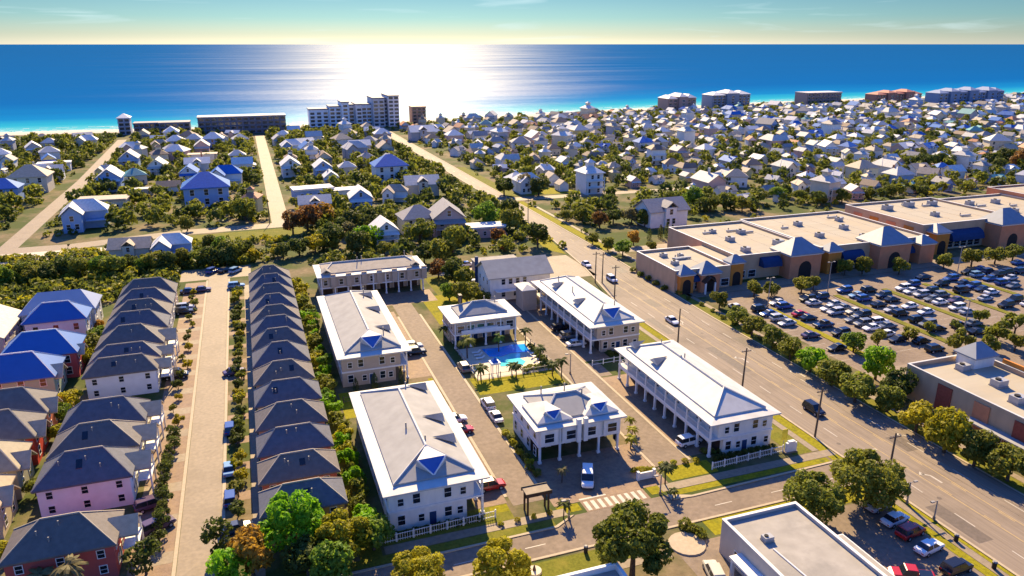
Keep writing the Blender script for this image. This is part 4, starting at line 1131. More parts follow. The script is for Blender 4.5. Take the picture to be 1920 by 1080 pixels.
while y < 790:                                # east neighbourhood: lanes parallel to the shopping centre
    rowno += 1
    x = 118 + random.uniform(0, 8); k = 0
    while x < 1080:
        yy = y + random.uniform(-4, 4)
        if y > 290 or x > 112:
            s = random.uniform(.5, .84) if random.random() > .1 else random.uniform(.9, 1.2)
            if in_view(x, yy) and off_roads(x, yy, 5) and free(x, yy, 6 * s) and not (y < 300 and x < 180) and not (x > 560 and 640 < y < 668 and x < 640):
                k += 1
                HOUSES.append((yy, x, s, rowno, k, 'e')); TAKEN.append((x, yy, 6.2 * s))
        x += random.uniform(11.5, 18) + (4 if y < 420 else 0) + max(0, (x - 500) * .012)
    y += random.uniform(17.5, 20.5)
rowno = 0
for j in range(11):                            # west side: rows counted from the beach
    y = 588 - j * 27
    k = 0; x = -250.0
    while x < 94:
        yy = y + random.uniform(-6, 6); s = random.uniform(.75, 1.08)
        if in_view(x, yy) and off_roads(x, yy, 6) and free(x, yy, 7 * s) and random.random() < .82:
            k += 1; HOUSES.append((yy, x, s, j + 1, k, 'w')); TAKEN.append((x, yy, 6.8 * s))
        x += random.uniform(17, 25)
mb = MB(); mb.box(-.4, .4, -.35, .35, 0, 4.6); mb.box(-.48, .48, -.43, .43, 4.6, 4.8); CHIM = mb.mesh('chimney', 'wallc')
HOUSES.sort(key=lambda h: math.hypot(h[0], h[1]) / h[2])
far = MB(); farc = []
for i, (y, x, s, rn, k, zone) in enumerate(HOUSES):
    warm = x < 330
    kind = wchoice([('hip', 4), ('gable', 3), ('side', 3), ('ell', 3), ('tall', 2 if y > 380 else 1)])
    rc = wchoice([('white', 5 if not warm else 3.6), ('pale', 4.5), ('tan', 3 if warm else 1.2), ('grey', 1.8), ('brown', 1.2 if warm else .5), ('blue', .5 if warm else 1.6), ('rust', .4), ('teal', .3)])
    wc = wchoice([('white', 4), ('cream', 3 if warm else 1.5), ('pink', 1.6 if warm else .3), ('blue', .3 if warm else 1.1), ('grey', 1.4), ('yellow', .5)])
    rz = random.choice((0, 0, .25, -.3, math.pi / 2, math.pi, random.uniform(-.7, .7)))
    if i < 255:
        if zone == 'e': lb = '%s %s, %s roof, %s east of the avenue, %s row behind shops' % (wc, KW[kind].split(' with')[0], rc, nth(k), nth(rn))
        else: lb = '%s %s, %s roof, %s from the west, %s row off the beach' % (wc, KW[kind].split(' with')[0], rc, nth(k), nth(rn))
        t = thing('beach_house', lb, 'house', (x, y, 0), rz, 'houses of the east neighbourhood' if zone == 'e' else 'houses between the sandy streets')
        t.scale = (s, s, s)
        link('wall', HK[kind][0], t, c=WALLS[wc]); link('roof', HK[kind][1], t, c=ROOFS[rc])
        if y < 470:
            yy, ws = HW[kind]
            for u, z in ws[:4]: link('window', WIN[(1.0, 1.5)], t, (u, -yy, z))
            if random.random() < .5: link('chimney', CHIM, t, (random.uniform(-2, 2), random.uniform(.5, 2), 4.5), c=random.choice(((.45, .42, .38), (.3, .14, .09), (.6, .58, .54))))
            if abs(rz) < .4 and random.random() < .75:
                c_, s_ = math.cos(rz), math.sin(rz); dx = random.choice((-1, 1)) * random.uniform(3.5, 5.5) * s; ln = random.uniform(6, 10)
                P4 = [(dx - 1.4, -5 * s - ln), (dx + 1.4, -5 * s - ln), (dx + 1.4, -3 * s), (dx - 1.4, -3 * s)]
                sheet('driveway', [(x + a * c_ - b_ * s_, y + a * s_ + b_ * c_) for a, b_ in P4], random.choice(('concrete', 'paver', 'sand')), .016 + .0003 * (i % 20))
    else:
        farc.append((kind, x, y, s, rz, rc, wc))
# the rest of the roofs toward the shore, past the number one can tell apart: one mass
def far_mass(name, items):
    v, f, mi, mats = [], [], [], []
    for kind, x, y, s, rz, rc, wc in items:
        for me, cc, base in ((HK[kind][0], WALLS[wc], 'wallf_' + wc), (HK[kind][1], ROOFS[rc], 'rooff_' + rc)):
            if base not in MT:
                mk(base, cc, .75, .25, .14, .8)
            if base not in mats: mats.append(base)
            b0 = len(v); c, s_ = math.cos(rz), math.sin(rz)
            for q in me.vertices:
                a, b_, z = q.co * s
                v.append((x + a * c - b_ * s_, y + a * s_ + b_ * c, z))
            for p in me.polygons:
                f.append(tuple(b0 + i_ for i_ in p.vertices)); mi.append(mats.index(base))
    me = bpy.data.meshes.new(name); me.from_pydata(v, [], f)
    for q in mats: me.materials.append(MT[q])
    me.polygons.foreach_set('material_index', mi)
    return struct(link(name, me), 'stuff')
if farc: far_mass('distant_houses', farc)
print('HOUSES', len(HOUSES), 'stuff', len(farc))
# ---------------------------------------------------------------- vegetation
G_DARK, G_OLIVE, G_GREEN, G_YEL, G_BRIGHT, G_RUST, G_ORANGE, G_GREY = (.10, .125, .022), (.19, .205, .026), (.16, .25, .026), (.38, .34, .02), (.21, .40, .015), (.24, .12, .035), (.42, .23, .03), (.22, .19, .08)
def leafquad(mb, p, nrm, s, rnd):
    n_ = Vector(nrm); n_.normalize()
    u = n_.orthogonal().normalized(); v = n_.cross(u)
    a = rnd.uniform(0, 6.28); c, q = math.cos(a), math.sin(a)
    u, v = u * c + v * q, v * c - u * q
    u *= s * rnd.uniform(.7, 1.2); v *= s * rnd.uniform(.4, .75)
    k = len(mb.v)
    mb.v += [tuple(p - u), tuple(p - v + n_ * s * .12), tuple(p + u), tuple(p + v + n_ * s * .12)]
    mb.f.append((k, k + 1, k + 2, k + 3)); mb.m.append(0)
def crown_mb(mb, rnd, nl, n_, leaf, zc, rz_, lr=(.36, .52), sc_=1., org=(0, 0, 0), spread=.62):
    lob = []
    for i in range(nl):
        a = i * 2.39996 + rnd.uniform(-.4, .4); h = rnd.uniform(-.75, .95); rr = spread * math.sqrt(max(.08, 1 - h * h)) * rnd.uniform(.75, 1.1)
        lob.append((Vector((math.cos(a) * rr, math.sin(a) * rr, h * spread * rz_ )), rnd.uniform(*lr)))
    lob.append((Vector((0, 0, .1)), lr[1]))
    tot = 0
    while tot < n_:
        c, r_ = rnd.choice(lob)
        d = Vector((rnd.gauss(0, 1), rnd.gauss(0, 1), rnd.gauss(0, 1) * .9 + .15))
        if d.length < .01: continue
        d.normalize()
        p = c + Vector((d.x, d.y, d.z * min(1, rz_ + .15))) * r_ * rnd.uniform(.72, 1.08)
        if any((p - c2).length < r2 * .62 for c2, r2 in lob if c2 is not c): continue
        tot += 1
        nn = d + Vector((rnd.gauss(0, .55), rnd.gauss(0, .55), rnd.gauss(0, .55)))
        leafquad(mb, (p + Vector((0, 0, zc))) * sc_ + Vector(org), nn, leaf * sc_, rnd)
def trunk_mesh(name, h, r0, limbs, rnd, spread, top):
    mb = MB(); mb.tube((0, 0, 0), (0, 0, h), r0, r0 * .7, 7)
    for i in range(limbs):
        a = i * 6.283 / limbs + rnd.uniform(-.3, .3); l = rnd.uniform(.6, 1) * spread
        mid = Vector((math.cos(a) * l * .45, math.sin(a) * l * .45, h + (top - h) * .45))
        mb.tube((0, 0, h * .93), mid, r0 * .6, r0 * .38, 5); mb.tube(mid, (math.cos(a) * l, math.sin(a) * l, top), r0 * .38, r0 * .14, 5)
    return mb.mesh(name, 'bark')
TREES = {}
for kind, nvar, nl, n_, leaf, zc, rz_, th in (('oak', 5, 10, 1250, .118, .98, .78, .5), ('bigoak', 3, 24, 5200, .066, .98, .74, .55), ('small', 3, 6, 330, .20, .95, .85, .4), ('column', 2, 9, 520, .14, 1.35, 1.25, .5)):
    for v in range(nvar):
        rnd = random.Random(100 + v * 7 + len(kind)); mb = MB()
        crown_mb(mb, rnd, nl, n_, leaf, zc, rz_, (.17, .36) if kind == 'bigoak' else (.24, .48), spread=.74 if kind == 'bigoak' else .64)
        TREES.setdefault(kind, []).append((mb.mesh('crown', 'leaf'), trunk_mesh('trunk', th, .085 if kind != 'bigoak' else .075, 4 if kind != 'small' else 3, rnd, .45, zc)))
def spear(rnd):                                  # narrow upright evergreen, unit height 3
    mb = MB()
    for i in range(420):
        z = rnd.uniform(.15, 3.0); r_ = .55 * math.sin(min(1, (3.05 - z) / 1.6) * math.pi / 2) * rnd.uniform(.75, 1.05); a = rnd.uniform(0, 6.283)
        leafquad(mb, Vector((math.cos(a) * r_, math.sin(a) * r_, z)), (math.cos(a) + rnd.gauss(0, .4), math.sin(a) + rnd.gauss(0, .4), .5), .12, rnd)
    return mb.mesh('crown', 'leaf'), trunk_mesh('trunk', 1.2, .06, 3, rnd, .2, 2.2)
TREES['spear'] = [spear(random.Random(5)), spear(random.Random(6))]
def palm(rnd, th):
    mb = MB()
    for i in range(26):
        a = i * 2.39996; el = rnd.uniform(-.5, 1.1); ln = rnd.uniform(.85, 1.1)
        d = Vector((math.cos(a), math.sin(a), 0)); sd = Vector((-d.y, d.x, 0))
        p0 = Vector((0, 0, th)); pts = []
        for k in range(5):
            t_ = k / 4
            pts.append(p0 + d * (ln * t_ * math.cos(el * .6)) + Vector((0, 0, ln * (t_ * math.sin(el) * .8 - .55 * t_ * t_))))
        for k in range(4):
            w0, w1 = .17 * math.sin(math.pi * (k + .35) / 4.6), .17 * math.sin(math.pi * (k + 1.35) / 4.6)
            q = len(mb.v); drop = Vector((0, 0, -.06))
            mb.v += [tuple(pts[k]), tuple(pts[k + 1]), tuple(pts[k + 1] + sd * w1 + drop), tuple(pts[k] + sd * w0 + drop), tuple(pts[k + 1] - sd * w1 + drop), tuple(pts[k] - sd * w0 + drop)]
            mb.f += [(q, q + 1, q + 2, q + 3), (q + 1, q, q + 5, q + 4)]; mb.m += [0, 0]
    tk = MB(); tk.tube((.0, 0, 0), (.03, .02, th * .55), .085, .07, 7); tk.tube((.03, .02, th * .55), (0, 0, th + .02), .07, .065, 7)
    return mb.mesh('crown', 'leaf'), tk.mesh('trunk', 'bark')
TREES['palm'] = [palm(random.Random(3), 2.1), palm(random.Random(4), 1.7), palm(random.Random(8), 2.5)]
SHRUB = []
for v in range(4):
    rnd = random.Random(40 + v); mb = MB(); crown_mb(mb, rnd, 5, 190, .22, .55, .7, (.42, .55), spread=.5); SHRUB.append(mb.mesh('shrub', 'leaf'))
NAMES = {'oak': 'oak_tree', 'bigoak': 'oak_tree', 'small': 'young_tree', 'column': 'tall_tree', 'spear': 'cypress_tree', 'palm': 'palm_tree'}
NT = [0]
def jit(c, k=.18):
    f = random.uniform(1 - k, 1 + k); return (c[0] * f * random.uniform(.92, 1.08), c[1] * f, c[2] * f)
def tree(kind, x, y, r, c, label, group=None):
    NT[0] += 1
    if kind == 'oak': r *= 1.12
    t = thing(NAMES[kind], label, 'palm' if kind == 'palm' else 'tree', (x, y, 0), random.uniform(0, 6.28), group)
    t.scale = (r, r, r * random.uniform(.9, 1.1))
    cm, tm = random.choice(TREES[kind])
    link('crown', cm, t, c=jit(c)); link('trunk', tm, t)
    return t
def shrub(x, y, r, c, label, group=None, rz=1.):
    o = link('shrub', random.choice(SHRUB), None, (x, y, 0), random.uniform(0, 6.28), (r, r, r * rz), jit(c))
    return tag(o, label, 'shrub', group)
def tline(kind, pts, c, phrase, group, zk=1.1):
    """pts: (x, y, r[, colour]) in walking order; phrase holds one %s for the ordinal"""
    if 'from the near side' in phrase: pts = sorted(pts, key=lambda q: q[1])
    for i, p in enumerate(pts):
        tree(kind, p[0], p[1], p[2], p[3] if len(p) > 3 else c, phrase % nth(i + 1), group)

# line of trees between highway and car park, from the far end
tline('oak', [(110.9, 153.5, 2.3), (108.7, 142.7, 2.5), (107.1, 134.8, 2.9), (107.0, 127.2, 2.6), (106.1, 120.2, 2.4), (105.7, 113.4, 3.1, G_BRIGHT), (105.4, 106.8, 3.1), (104.4, 99.5, 3.2), (107.2, 94.4, 2.7), (105.9, 86.7, 3.1, G_YEL), (104.8, 79.9, 3.6, G_YEL), (105.6, 74.9, 3.0), (106.9, 70.1, 3.2), (111, 56, 3.2)], G_OLIVE, 'green oak, %s from the far end of the line between highway and car park', 'oaks along the highway')
tline('oak', [(116.0, 106.3, 3.3, G_BRIGHT), (122.2, 119.0, 2.5, G_GREEN), (130.4, 120.4, 1.8), (112.6, 97.5, 2.9, G_DARK)], G_OLIVE, 'spreading oak on the near end of the car park, %s one toward the restaurant', 'oaks at the car park end')
tline('small', [(139.4, 120.4, 2.0), (148.1, 123.1, 1.6), (154.4, 121.1, 1.6), (144.9, 111.9, 2.8), (164.0, 122.7, 2.4), (157.7, 112.9, 3.0), (166.0, 115.0, 2.8), (151.0, 109.3, 2.2), (156.3, 107.4, 2.4)], G_OLIVE, 'small tree on the islands behind the restaurant, %s from the west', 'trees on the islands by the restaurant')
tline('oak', [(125.1, 158.3, 2.4), (130.3, 157.6, 2.2), (139.4, 156.7, 2.4), (144.3, 157.8, 1.9), (162.5, 165.9, 2.5), (168.2, 165.0, 2.5), (178.6, 161.4, 2.4), (195.8, 161.3, 2.4), (206.1, 160.5, 3.1), (215.1, 159.9, 2.8), (223.8, 160.8, 2.8)], G_OLIVE, 'bushy tree before the shop fronts, %s from the highway side', 'trees in front of the shops')
tline('spear', [(129.1, 222.2, 1.5), (133.9, 222.9, 1.7), (136.8, 223.5, 1.7), (139.0, 223.5, 1.6)], G_DARK, 'dark narrow cypress at the corner store, %s from the avenue', 'cypresses by the corner store')
tline('oak', [(110.9, 207.0, 2.8, G_GREEN), (109.1, 214.1, 2.4), (107.8, 222.9, 2.3), (120.5, 217.6, 2.4, G_ORANGE), (121.8, 207.6, 1.8)], G_OLIVE, 'tree in the clump between avenue and corner store, %s from the south', 'clump by the corner store')
tline('oak', [(118.6, 255.1, 3.2), (120.9, 244.6, 3.0, G_RUST), (128.5, 248.6, 3.4, G_DARK), (113.5, 258.8, 2.6), (135.1, 246.3, 3.4, G_GREY), (137.7, 240.6, 3.4, G_DARK), (164.5, 266.5, 3.8), (172.8, 263.5, 4.0, G_GREEN), (175.7, 255.5, 3.8), (184.5, 257.1, 3.6), (187.2, 249.8, 3.2), (204.6, 262.9, 3.6), (215.5, 264.1, 3.6, G_GREEN), (222.8, 258.6, 3.2), (226.6, 249.9, 2.8), (238.4, 250.6, 3.0), (255.5, 254.9, 3.0), (267.8, 253.1, 3.0), (287.0, 257.4, 2.8)], G_OLIVE, 'large tree behind the shopping centre, %s from the avenue', 'trees behind the shopping centre')
tline('oak', [(355.3, 306.1, 5.5), (345.0, 308.6, 4.5, G_DARK), (381.2, 297.0, 5, G_DARK), (404.5, 306.0, 5.5, G_DARK), (396.2, 291.7, 5.5, G_RUST), (369.6, 284.3, 4.5)], G_DARK, 'tall tree in the dark grove by the teal roofs, %s from the west', 'east grove')
tline('oak', [(122.1, 309.8, 4.6, G_DARK), (118.8, 318.1, 4.0, G_GREY), (107.4, 315.0, 4.2, G_DARK), (120.2, 344.4, 3.4)], G_DARK, 'dark tree beside the yellow corner lawn, %s from the lawn', 'trees by the corner lawn')

# between the long beige block and the white house
tline('oak', [(54.1, 217.5, 4.0, G_OLIVE), (52.3, 197.3, 3.8, G_DARK), (48.6, 219.7, 3.2, G_DARK), (50.7, 179.3, 3.2, G_OLIVE), (47.0, 183.3, 2.4, G_GREEN), (53.3, 192.0, 3.0, G_OLIVE), (54.6, 177.9, 2.0, G_OLIVE), (45.0, 230.7, 3.0, G_DARK), (38.5, 232.6, 2.6, G_OLIVE), (49.1, 203.5, 3.0, G_RUST)], G_OLIVE, 'tree in the wooded bank between beige block and white house, %s from the near side', 'trees on the garden bank')
tline('small', [(78.3, 235.5, 3.0, G_RUST), (82.4, 250.9, 2.4, G_DARK), (87.0, 247.5, 2.0), (76.7, 225.1, 1.6, G_RUST)], G_RUST, 'reddish tree beside the flat roofed white house on the avenue, %s from the house', 'trees by the flat roofed house')
# along the back street
tline('oak', [(18.1, 275.3, 5.0, G_RUST), (24.4, 281.6, 4.2, G_ORANGE), (12.8, 272.7, 4.0, G_RUST), (24.0, 248.7, 4.2, G_DARK), (28.9, 263.6, 3.2, G_DARK), (30.3, 236.1, 4.0, G_DARK), (35.8, 245.4, 4.2, G_BRIGHT), (41.0, 261.1, 2.8, G_YEL), (31.3, 260.1, 3.0, G_GREY), (17.9, 244.5, 3.4, G_YEL), (12.7, 242.2, 3.4, G_DARK), (7.6, 240.0, 2.8, G_DARK)], G_OLIVE, 'tree in the rust coloured grove at middle street foot, %s from the near side', 'grove at the middle street foot')
tline('oak', [(-8.2, 240.1, 4.2, G_OLIVE), (-11.3, 250.6, 3.2, G_GREEN), (-4.3, 246.1, 3.0, G_DARK), (-0.9, 239.4, 2.4, G_YEL), (6.0, 243.7, 2.2, G_YEL), (-15.1, 259.5, 2.6, G_DARK), (-23.3, 290.0, 2.8, G_OLIVE)], G_OLIVE, 'tree around the yellow field above the row street, %s from the near side', 'trees round the yellow field')
BELT = []
for k in range(20):
    BELT.append((-84 + k * 3.9 + random.uniform(-1, 1), 238 + random.uniform(-2.5, 3.5), random.uniform(2.5, 3.5), random.choice((G_OLIVE, G_DARK, G_OLIVE, G_GREEN))))
tline('oak', BELT, G_OLIVE, 'tree in the dark belt behind the row houses, %s from the west', 'tree belt behind the row houses')
BELT = [(-80 + k * 5.2 + random.uniform(-1, 1), 246 + random.uniform(-2, 3), random.uniform(1.4, 2.4), random.choice((G_YEL, G_OLIVE, G_GREY))) for k in range(14)]
tline('small', BELT, G_YEL, 'low yellowish tree on the scrub field edge, %s from the west', 'scrub trees')
# bottom of the view
tree('bigoak', 41.0, 69.9, 5.6, G_OLIVE, 'broad dense oak standing across the street from the block entry')
tree('bigoak', 80.4, 71.7, 5.2, G_OLIVE, 'large pale leaved oak shading the corner car park beside the highway')
tree('bigoak', 70.8, 71.8, 4.3, G_OLIVE, 'oak at the back corner of the grey roofed corner building')
tree('bigoak', 0.6, 89.8, 4.6, G_BRIGHT, 'bright green tree in front of the nearest alley row house')
tree('bigoak', 6.6, 85.8, 4.2, G_YEL, 'olive yellow tree beside the front white block corner')
tree('bigoak', 24.6, 73.7, 3.9, G_YEL, 'yellow green tree on the south verge, west of the broad oak')
tree('bigoak', 14.8, 76.5, 3.5, G_YEL, 'yellow green tree at the bottom edge, before the shaded lawn')
tree('oak', -4.8, 86.3, 3.0, G_ORANGE, 'orange leaved tree at the foot of the row street')
tree('oak', -7.4, 85.1, 2.6, G_BRIGHT, 'lime green tree beside the orange one at the street foot')
tree('column', -8.9, 91.4, 2.3, G_DARK, 'dark leafy tree leaning over the row street kerb')
tree('column', -17.8, 91.1, 2.4, G_DARK, 'dark tree at the lowest end of the west pavement')
tree('oak', 1.9, 83.9, 2.8, G_DARK, 'dark tree below the bright green tree')
tree('oak', 10.7, 86.3, 2.6, G_GREEN, 'green tree at the corner of the shaded lawn')
tree('oak', 4.5, 80.9, 2.8, G_GREEN, 'green tree at the bottom edge below the olive yellow tree')
for k, p in enumerate([(-29.1, 90.5), (-25.5, 88.8)]):
    tree('palm', p[0], p[1], 2.2, G_GREY, ('first' if k == 0 else 'second') + ' grey green palm before the lowest west row house', 'palms before the lowest house')
# pavement trees in the row street
tline('column', [(-16.9 + random.uniform(-.4, .4), 97 + k * 2.9, random.uniform(1.1, 1.5)) for k in range(11)], G_DARK, 'dark narrow tree on the west pavement of the row street, %s from below', 'dark street trees')
tline('small', [(-17.2 + random.uniform(-.8, .8), 133 + k * 5.2, random.uniform(.8, 1.3), random.choice((G_OLIVE, G_YEL, G_DARK))) for k in range(16)], G_OLIVE, 'small garden tree on the west pavement beyond the dark ones, %s from below', 'west garden trees')
tline('small', [(-6.3 + random.uniform(-.8, .6), 101 + k * 4.0 + random.uniform(-.8, .8), random.uniform(1.0, 1.6), random.choice((G_OLIVE, G_DARK, G_DARK, G_YEL))) for k in range(28)], G_OLIVE, 'small garden tree between row street and alley, %s from below', 'garden trees by the alley')
tline('small', [(10.0 + random.uniform(-.9, .9), 90 + k * 3.05, random.uniform(1.35, 2.1), random.choice((G_OLIVE, G_YEL, G_OLIVE, G_GREEN, G_BRIGHT)) if k < 34 else G_YEL) for k in range(40)], G_OLIVE, 'bush like tree in the hedge between row houses and white blocks, %s from the street', 'hedge trees by the white blocks')
tline('oak', [(-37.0, 172.5, 3.0), (-35.6, 178.5, 2.4, G_GREEN), (-36.6, 168, 2.0, G_YEL), (-35.8, 146, 2.2, G_YEL), (-37, 141, 2.0, G_GREEN), (-36, 134, 1.6, G_YEL), (-35.4, 116, 1.4), (-36, 100, 1.6, G_YEL), (-47, 205, 2.2, G_GREEN), (-37.5, 190, 1.3, G_ORANGE), (-57, 160, 2.2), (-58, 170, 2.4)], G_OLIVE, 'garden tree between west row and blue roofed houses, %s from the near side', 'garden trees of the west yard')
# court round the pool
tline('palm', [(40.6, 144.2, 2.1, G_OLIVE), (40.2, 132.8, 1.9), (48.2, 145.3, 1.5, G_GREEN), (55.0, 146.8, 1.7), (54.8, 137.3, 1.5), (54.7, 129.9, 1.7), (56.0, 128.3, 1.5), (47.0, 133.2, 1.4), (47.0, 130.4, 1.4), (38.2, 155.4, 1.5)], G_DARK, 'palm around the pool court, %s from the near side', 'palms round the pool')
tline('palm', [(55.9, 87.0, 1.5), (41.0, 92.8, 1.1, G_GREY), (37.6, 84.2, 1.2), (54.8, 82.9, 1.0)], G_DARK, 'small dark palm at the block entry, %s from the near side', 'palms at the entry')
tline('palm', [(55.9, 98.3, 1.3), (57.5, 100.9, 1.2), (58.7, 103.9, 1.1)], G_YEL, 'yellow green palm beside the forecourt block, %s from the forecourt', 'palms by the forecourt block')
tline('column', [(12.2, 179.4, 1.0, G_BRIGHT), (10.4, 176, 1.3, G_YEL)], G_YEL, 'lime green tree by the blue gabled rear block, %s from the near side', 'lime trees')
for k, (x, y) in enumerate(((15.5, 136.2), (19.2, 136.0), (24.5, 136.3))):
    tree('spear', x, y, 1.0 + .25 * k % .5, G_DARK, 'dark cone shaped conifer against the blue gabled rear block, %s from the hedge' % nth(k + 1), 'conifers at the rear block')

# shrubs
def sline(pts, c, phrase, group):
    if 'from the near side' in phrase: pts = sorted(pts, key=lambda q: q[1])
    for i, p in enumerate(pts): shrub(p[0], p[1], p[2], p[3] if len(p) > 3 else c, phrase % nth(i + 1), group)
sline([(14 + k * 1.5, 87.9, .8) for k in range(9)], G_DARK, 'dark shrub under the front block\'s shaded wall, %s from the alley side', 'shrubs under the front block')
sline([(67.5 + k * 1.35, 90.2, .9) for k in range(9)], G_DARK, 'dark shrub at the corner block\'s shaded wall, %s from the colonnade', 'shrubs under the corner block')
sline([(70.5 + k * 2.1, 135.4, 1.0) for k in range(5)], G_DARK, 'rounded clipped bush along the cream block\'s near wall, %s from the drive', 'clipped bushes by the cream block')
sline([(37.8 + random.uniform(-.4, .4), 96 + k * 1.7, .9, random.choice((G_OLIVE, G_YEL, G_DARK))) for k in range(9)], G_OLIVE, 'shrub on the drive side of the forecourt block, %s from below', 'shrubs by the forecourt block')
sline([(50.3 + k * 1.3, 133.6 + (k % 2) * .8, 1.0) for k in range(5)], G_OLIVE, 'shrub on the near edge of the pool deck, %s from the gazebo', 'shrubs by the pool deck')
sline([(55.5, 134.5 + k * 2.0, 1.1) for k in range(6)], G_DARK, 'shrub screening the pool deck from the east drive, %s from below', 'shrubs screening the pool')
sline([(53.1 + k * 0.67, 91.9 + k * -0.23, .7, G_YEL) for k in range(5)], G_YEL, 'yellow green shrub in the small entry bed by the crosswalk, %s from the apron', 'entry bed shrubs')
sline([(66.8 + k * 1.35, 93.0 + k * -0.50, .8, G_OLIVE) for k in range(3)] + [(58.1 + k * 2.03, 91.8 + k * -0.23, .7, G_YEL) for k in range(4)], G_OLIVE, 'shrub in the strip beside the corner block fence, %s from the near side', 'corner strip shrubs')
sline([(52.9 + k * 0.50, 76.4 + k * -1.15, 1.2, G_OLIVE) for k in range(3)], G_OLIVE, 'clipped round hedge bush on the corner building island, %s from the near side', 'island bushes')
sline([(107.4 + random.uniform(-.5, .7), 96 + k * 5.1, random.uniform(.7, 1.2), random.choice((G_OLIVE, G_DARK))) for k in range(17)], G_OLIVE, 'low shrub along the highway\'s far kerb, %s from below', 'kerb shrubs')
sline([(28.6 + k * 2.50, 85.7 + k * 0.03, .55, G_YEL) for k in range(4)], G_YEL, 'small yellow shrub between front block and entry, %s from the near side', 'small entry shrubs')
sline([(-52 + k * 3, 103.5, 1.2, G_ORANGE if k % 2 else G_YEL) for k in range(4)], G_YEL, 'flowering bush beside the tan house in the west yard, %s from the west', 'flowering bushes')
sline([(116.5 + k * .3, 178 - k * 3.2, 1.1) for k in range(3)] + [(105.6, 172 + k * 4.5, 1.2) for k in range(5)], G_OLIVE, 'bush along the corner store wall facing the highway, %s from the shop front', 'corner store bushes')

sline([(-32.5 + k * 2.3, 103.5 + (k % 3) * 1.1, .9 + .2 * (k % 2), random.choice((G_OLIVE, G_YEL))) for k in range(5)], G_OLIVE, 'yard bush in the lower gap of the west row, %s from the west', 'yard bushes in the lower gap')
sline([(-32.5 + k * 1.9, 138 + (k % 3) * 2.2, 1.0 + .25 * (k % 2), random.choice((G_OLIVE, G_DARK, G_YEL))) for k in range(6)], G_OLIVE, 'yard bush in the upper gap of the west row, %s from the west', 'yard bushes in the upper gap')

# fill: neighbourhood trees, the ones that show largest as things, the rest as one mass
FILL = []
rn = 0; y = 252.0
while y < 770:
    rn += 1; x = 110.0; k = 0
    while x < 1060:
        yy = y + random.uniform(-5, 5); r_ = random.uniform(2.2, 4.4)
        if in_view(x, yy) and off_roads(x, yy, r_ * .8) and free(x, yy, r_ * .25) and not (y < 296 and x < 118) and not (yy < 224 + 6) and not (311 < yy < 327 and x < 144):
            k += 1; FILL.append((yy, x, r_, rn, k, 'e'))
        x += random.uniform(7, 14) + x * .008
    y += random.uniform(8.5, 10.5)
rn = 0
for j in range(43):
    y = 600 - j * 9.2; rn += 1; k = 0; x = -250.0
    while x < 95:
        yy = y + random.uniform(-4, 4); r_ = random.uniform(2.4, 4.8)
        if in_view(x, yy) and off_roads(x, yy, r_ * .75) and free(x, yy, r_ * .3) and (yy > 296 or (yy > 216 and x > 14 and not (48 < x and yy < 222))):
            k += 1; FILL.append((yy, x, r_, rn, k, 'w'))
        x += random.uniform(6.5, 13)
FILL.sort(key=lambda q: math.hypot(q[0], q[1]) / q[2])
room = max(0, 298 - NT[0])
PAL = ((G_DARK, 5), (G_OLIVE, 5), (G_GREEN, 2), (G_YEL, 1), (G_GREY, 2), (G_RUST, .7))
CN = {G_DARK: 'dark green', G_OLIVE: 'olive green', G_GREEN: 'green', G_YEL: 'yellow green', G_GREY: 'grey green', G_RUST: 'rust brown'}
mass = {}
for i, (y, x, r_, rn, k, zone) in enumerate(FILL):
    c = wchoice(PAL)
    if i < room:
        lb = ('%s tree, %s east of the avenue in the %s tree row behind the shops' if zone == 'e' else '%s tree, %s from the west in the %s tree row off the beach') % (CN[c], nth(k), nth(rn))
        tree('palm' if random.random() < .07 else 'oak', x, y, r_, c, lb, 'trees among the east houses' if zone == 'e' else 'trees among the beach houses')
    else: mass.setdefault(c if c in (G_DARK, G_OLIVE) else G_OLIVE, []).append((x, y, r_))
def foliage_mass(name, items, c, nq, leaf, low=False):
    rnd = random.Random(77); mb = MB()
    for x, y, r_ in items: crown_mb(mb, rnd, 4, nq, leaf, .8 if not low else .45, .8, (.42, .55), r_, (x, y, 0), .5)
    return struct(mb.build(name, 'leaf', c=c), 'stuff')
for c, items in mass.items(): foliage_mass('distant_trees', items, c, 80, .3)
UG = {G_DARK: [], G_OLIVE: [], G_YEL: []}
for i in range(10500):
    if i % 2: x, y = random.uniform(110, 1000), random.uniform(224, 770)
    else: x, y = random.uniform(-240, 98), random.uniform(214, 640)
    if y < 296 and x < 100 and ((x < 14 and (y < 237 and x > -24 or y < 214 or 262 < y)) or (x > 46 and y < 222) or (9 < x < 14)): continue
    if in_view(x, y) and off_roads(x, y, 1.2) and free(x, y, .0) and not (311 < y < 327 and 100 < x < 144):
        UG[wchoice(((G_DARK, 4), (G_OLIVE, 5), (G_YEL, 1.2)))].append((x, y, random.uniform(.8, 2.1)))
for i in range(1500):
    x, y = random.uniform(-100, -2), random.uniform(211, 262)
    if (y < 237 and x > -23) or not in_view(x, y): continue
    UG[wchoice(((G_DARK, 4), (G_OLIVE, 5), (G_YEL, 2)))].append((x, y, random.uniform(.9, 2.4) if y < 242 else random.uniform(.5, 1.3)))
for i in range(260):
    x, y = random.uniform(-78, 12), random.uniform(262, 271)
    if in_view(x, y): UG[wchoice(((G_OLIVE, 5), (G_YEL, 3)))].append((x, y, random.uniform(.6, 1.6)))
for c, items in UG.items(): foliage_mass('undergrowth', items, c, 26, .42, True)
print('TREES', NT[0], 'fill', len(FILL), 'bushes', sum(map(len, UG.values())))

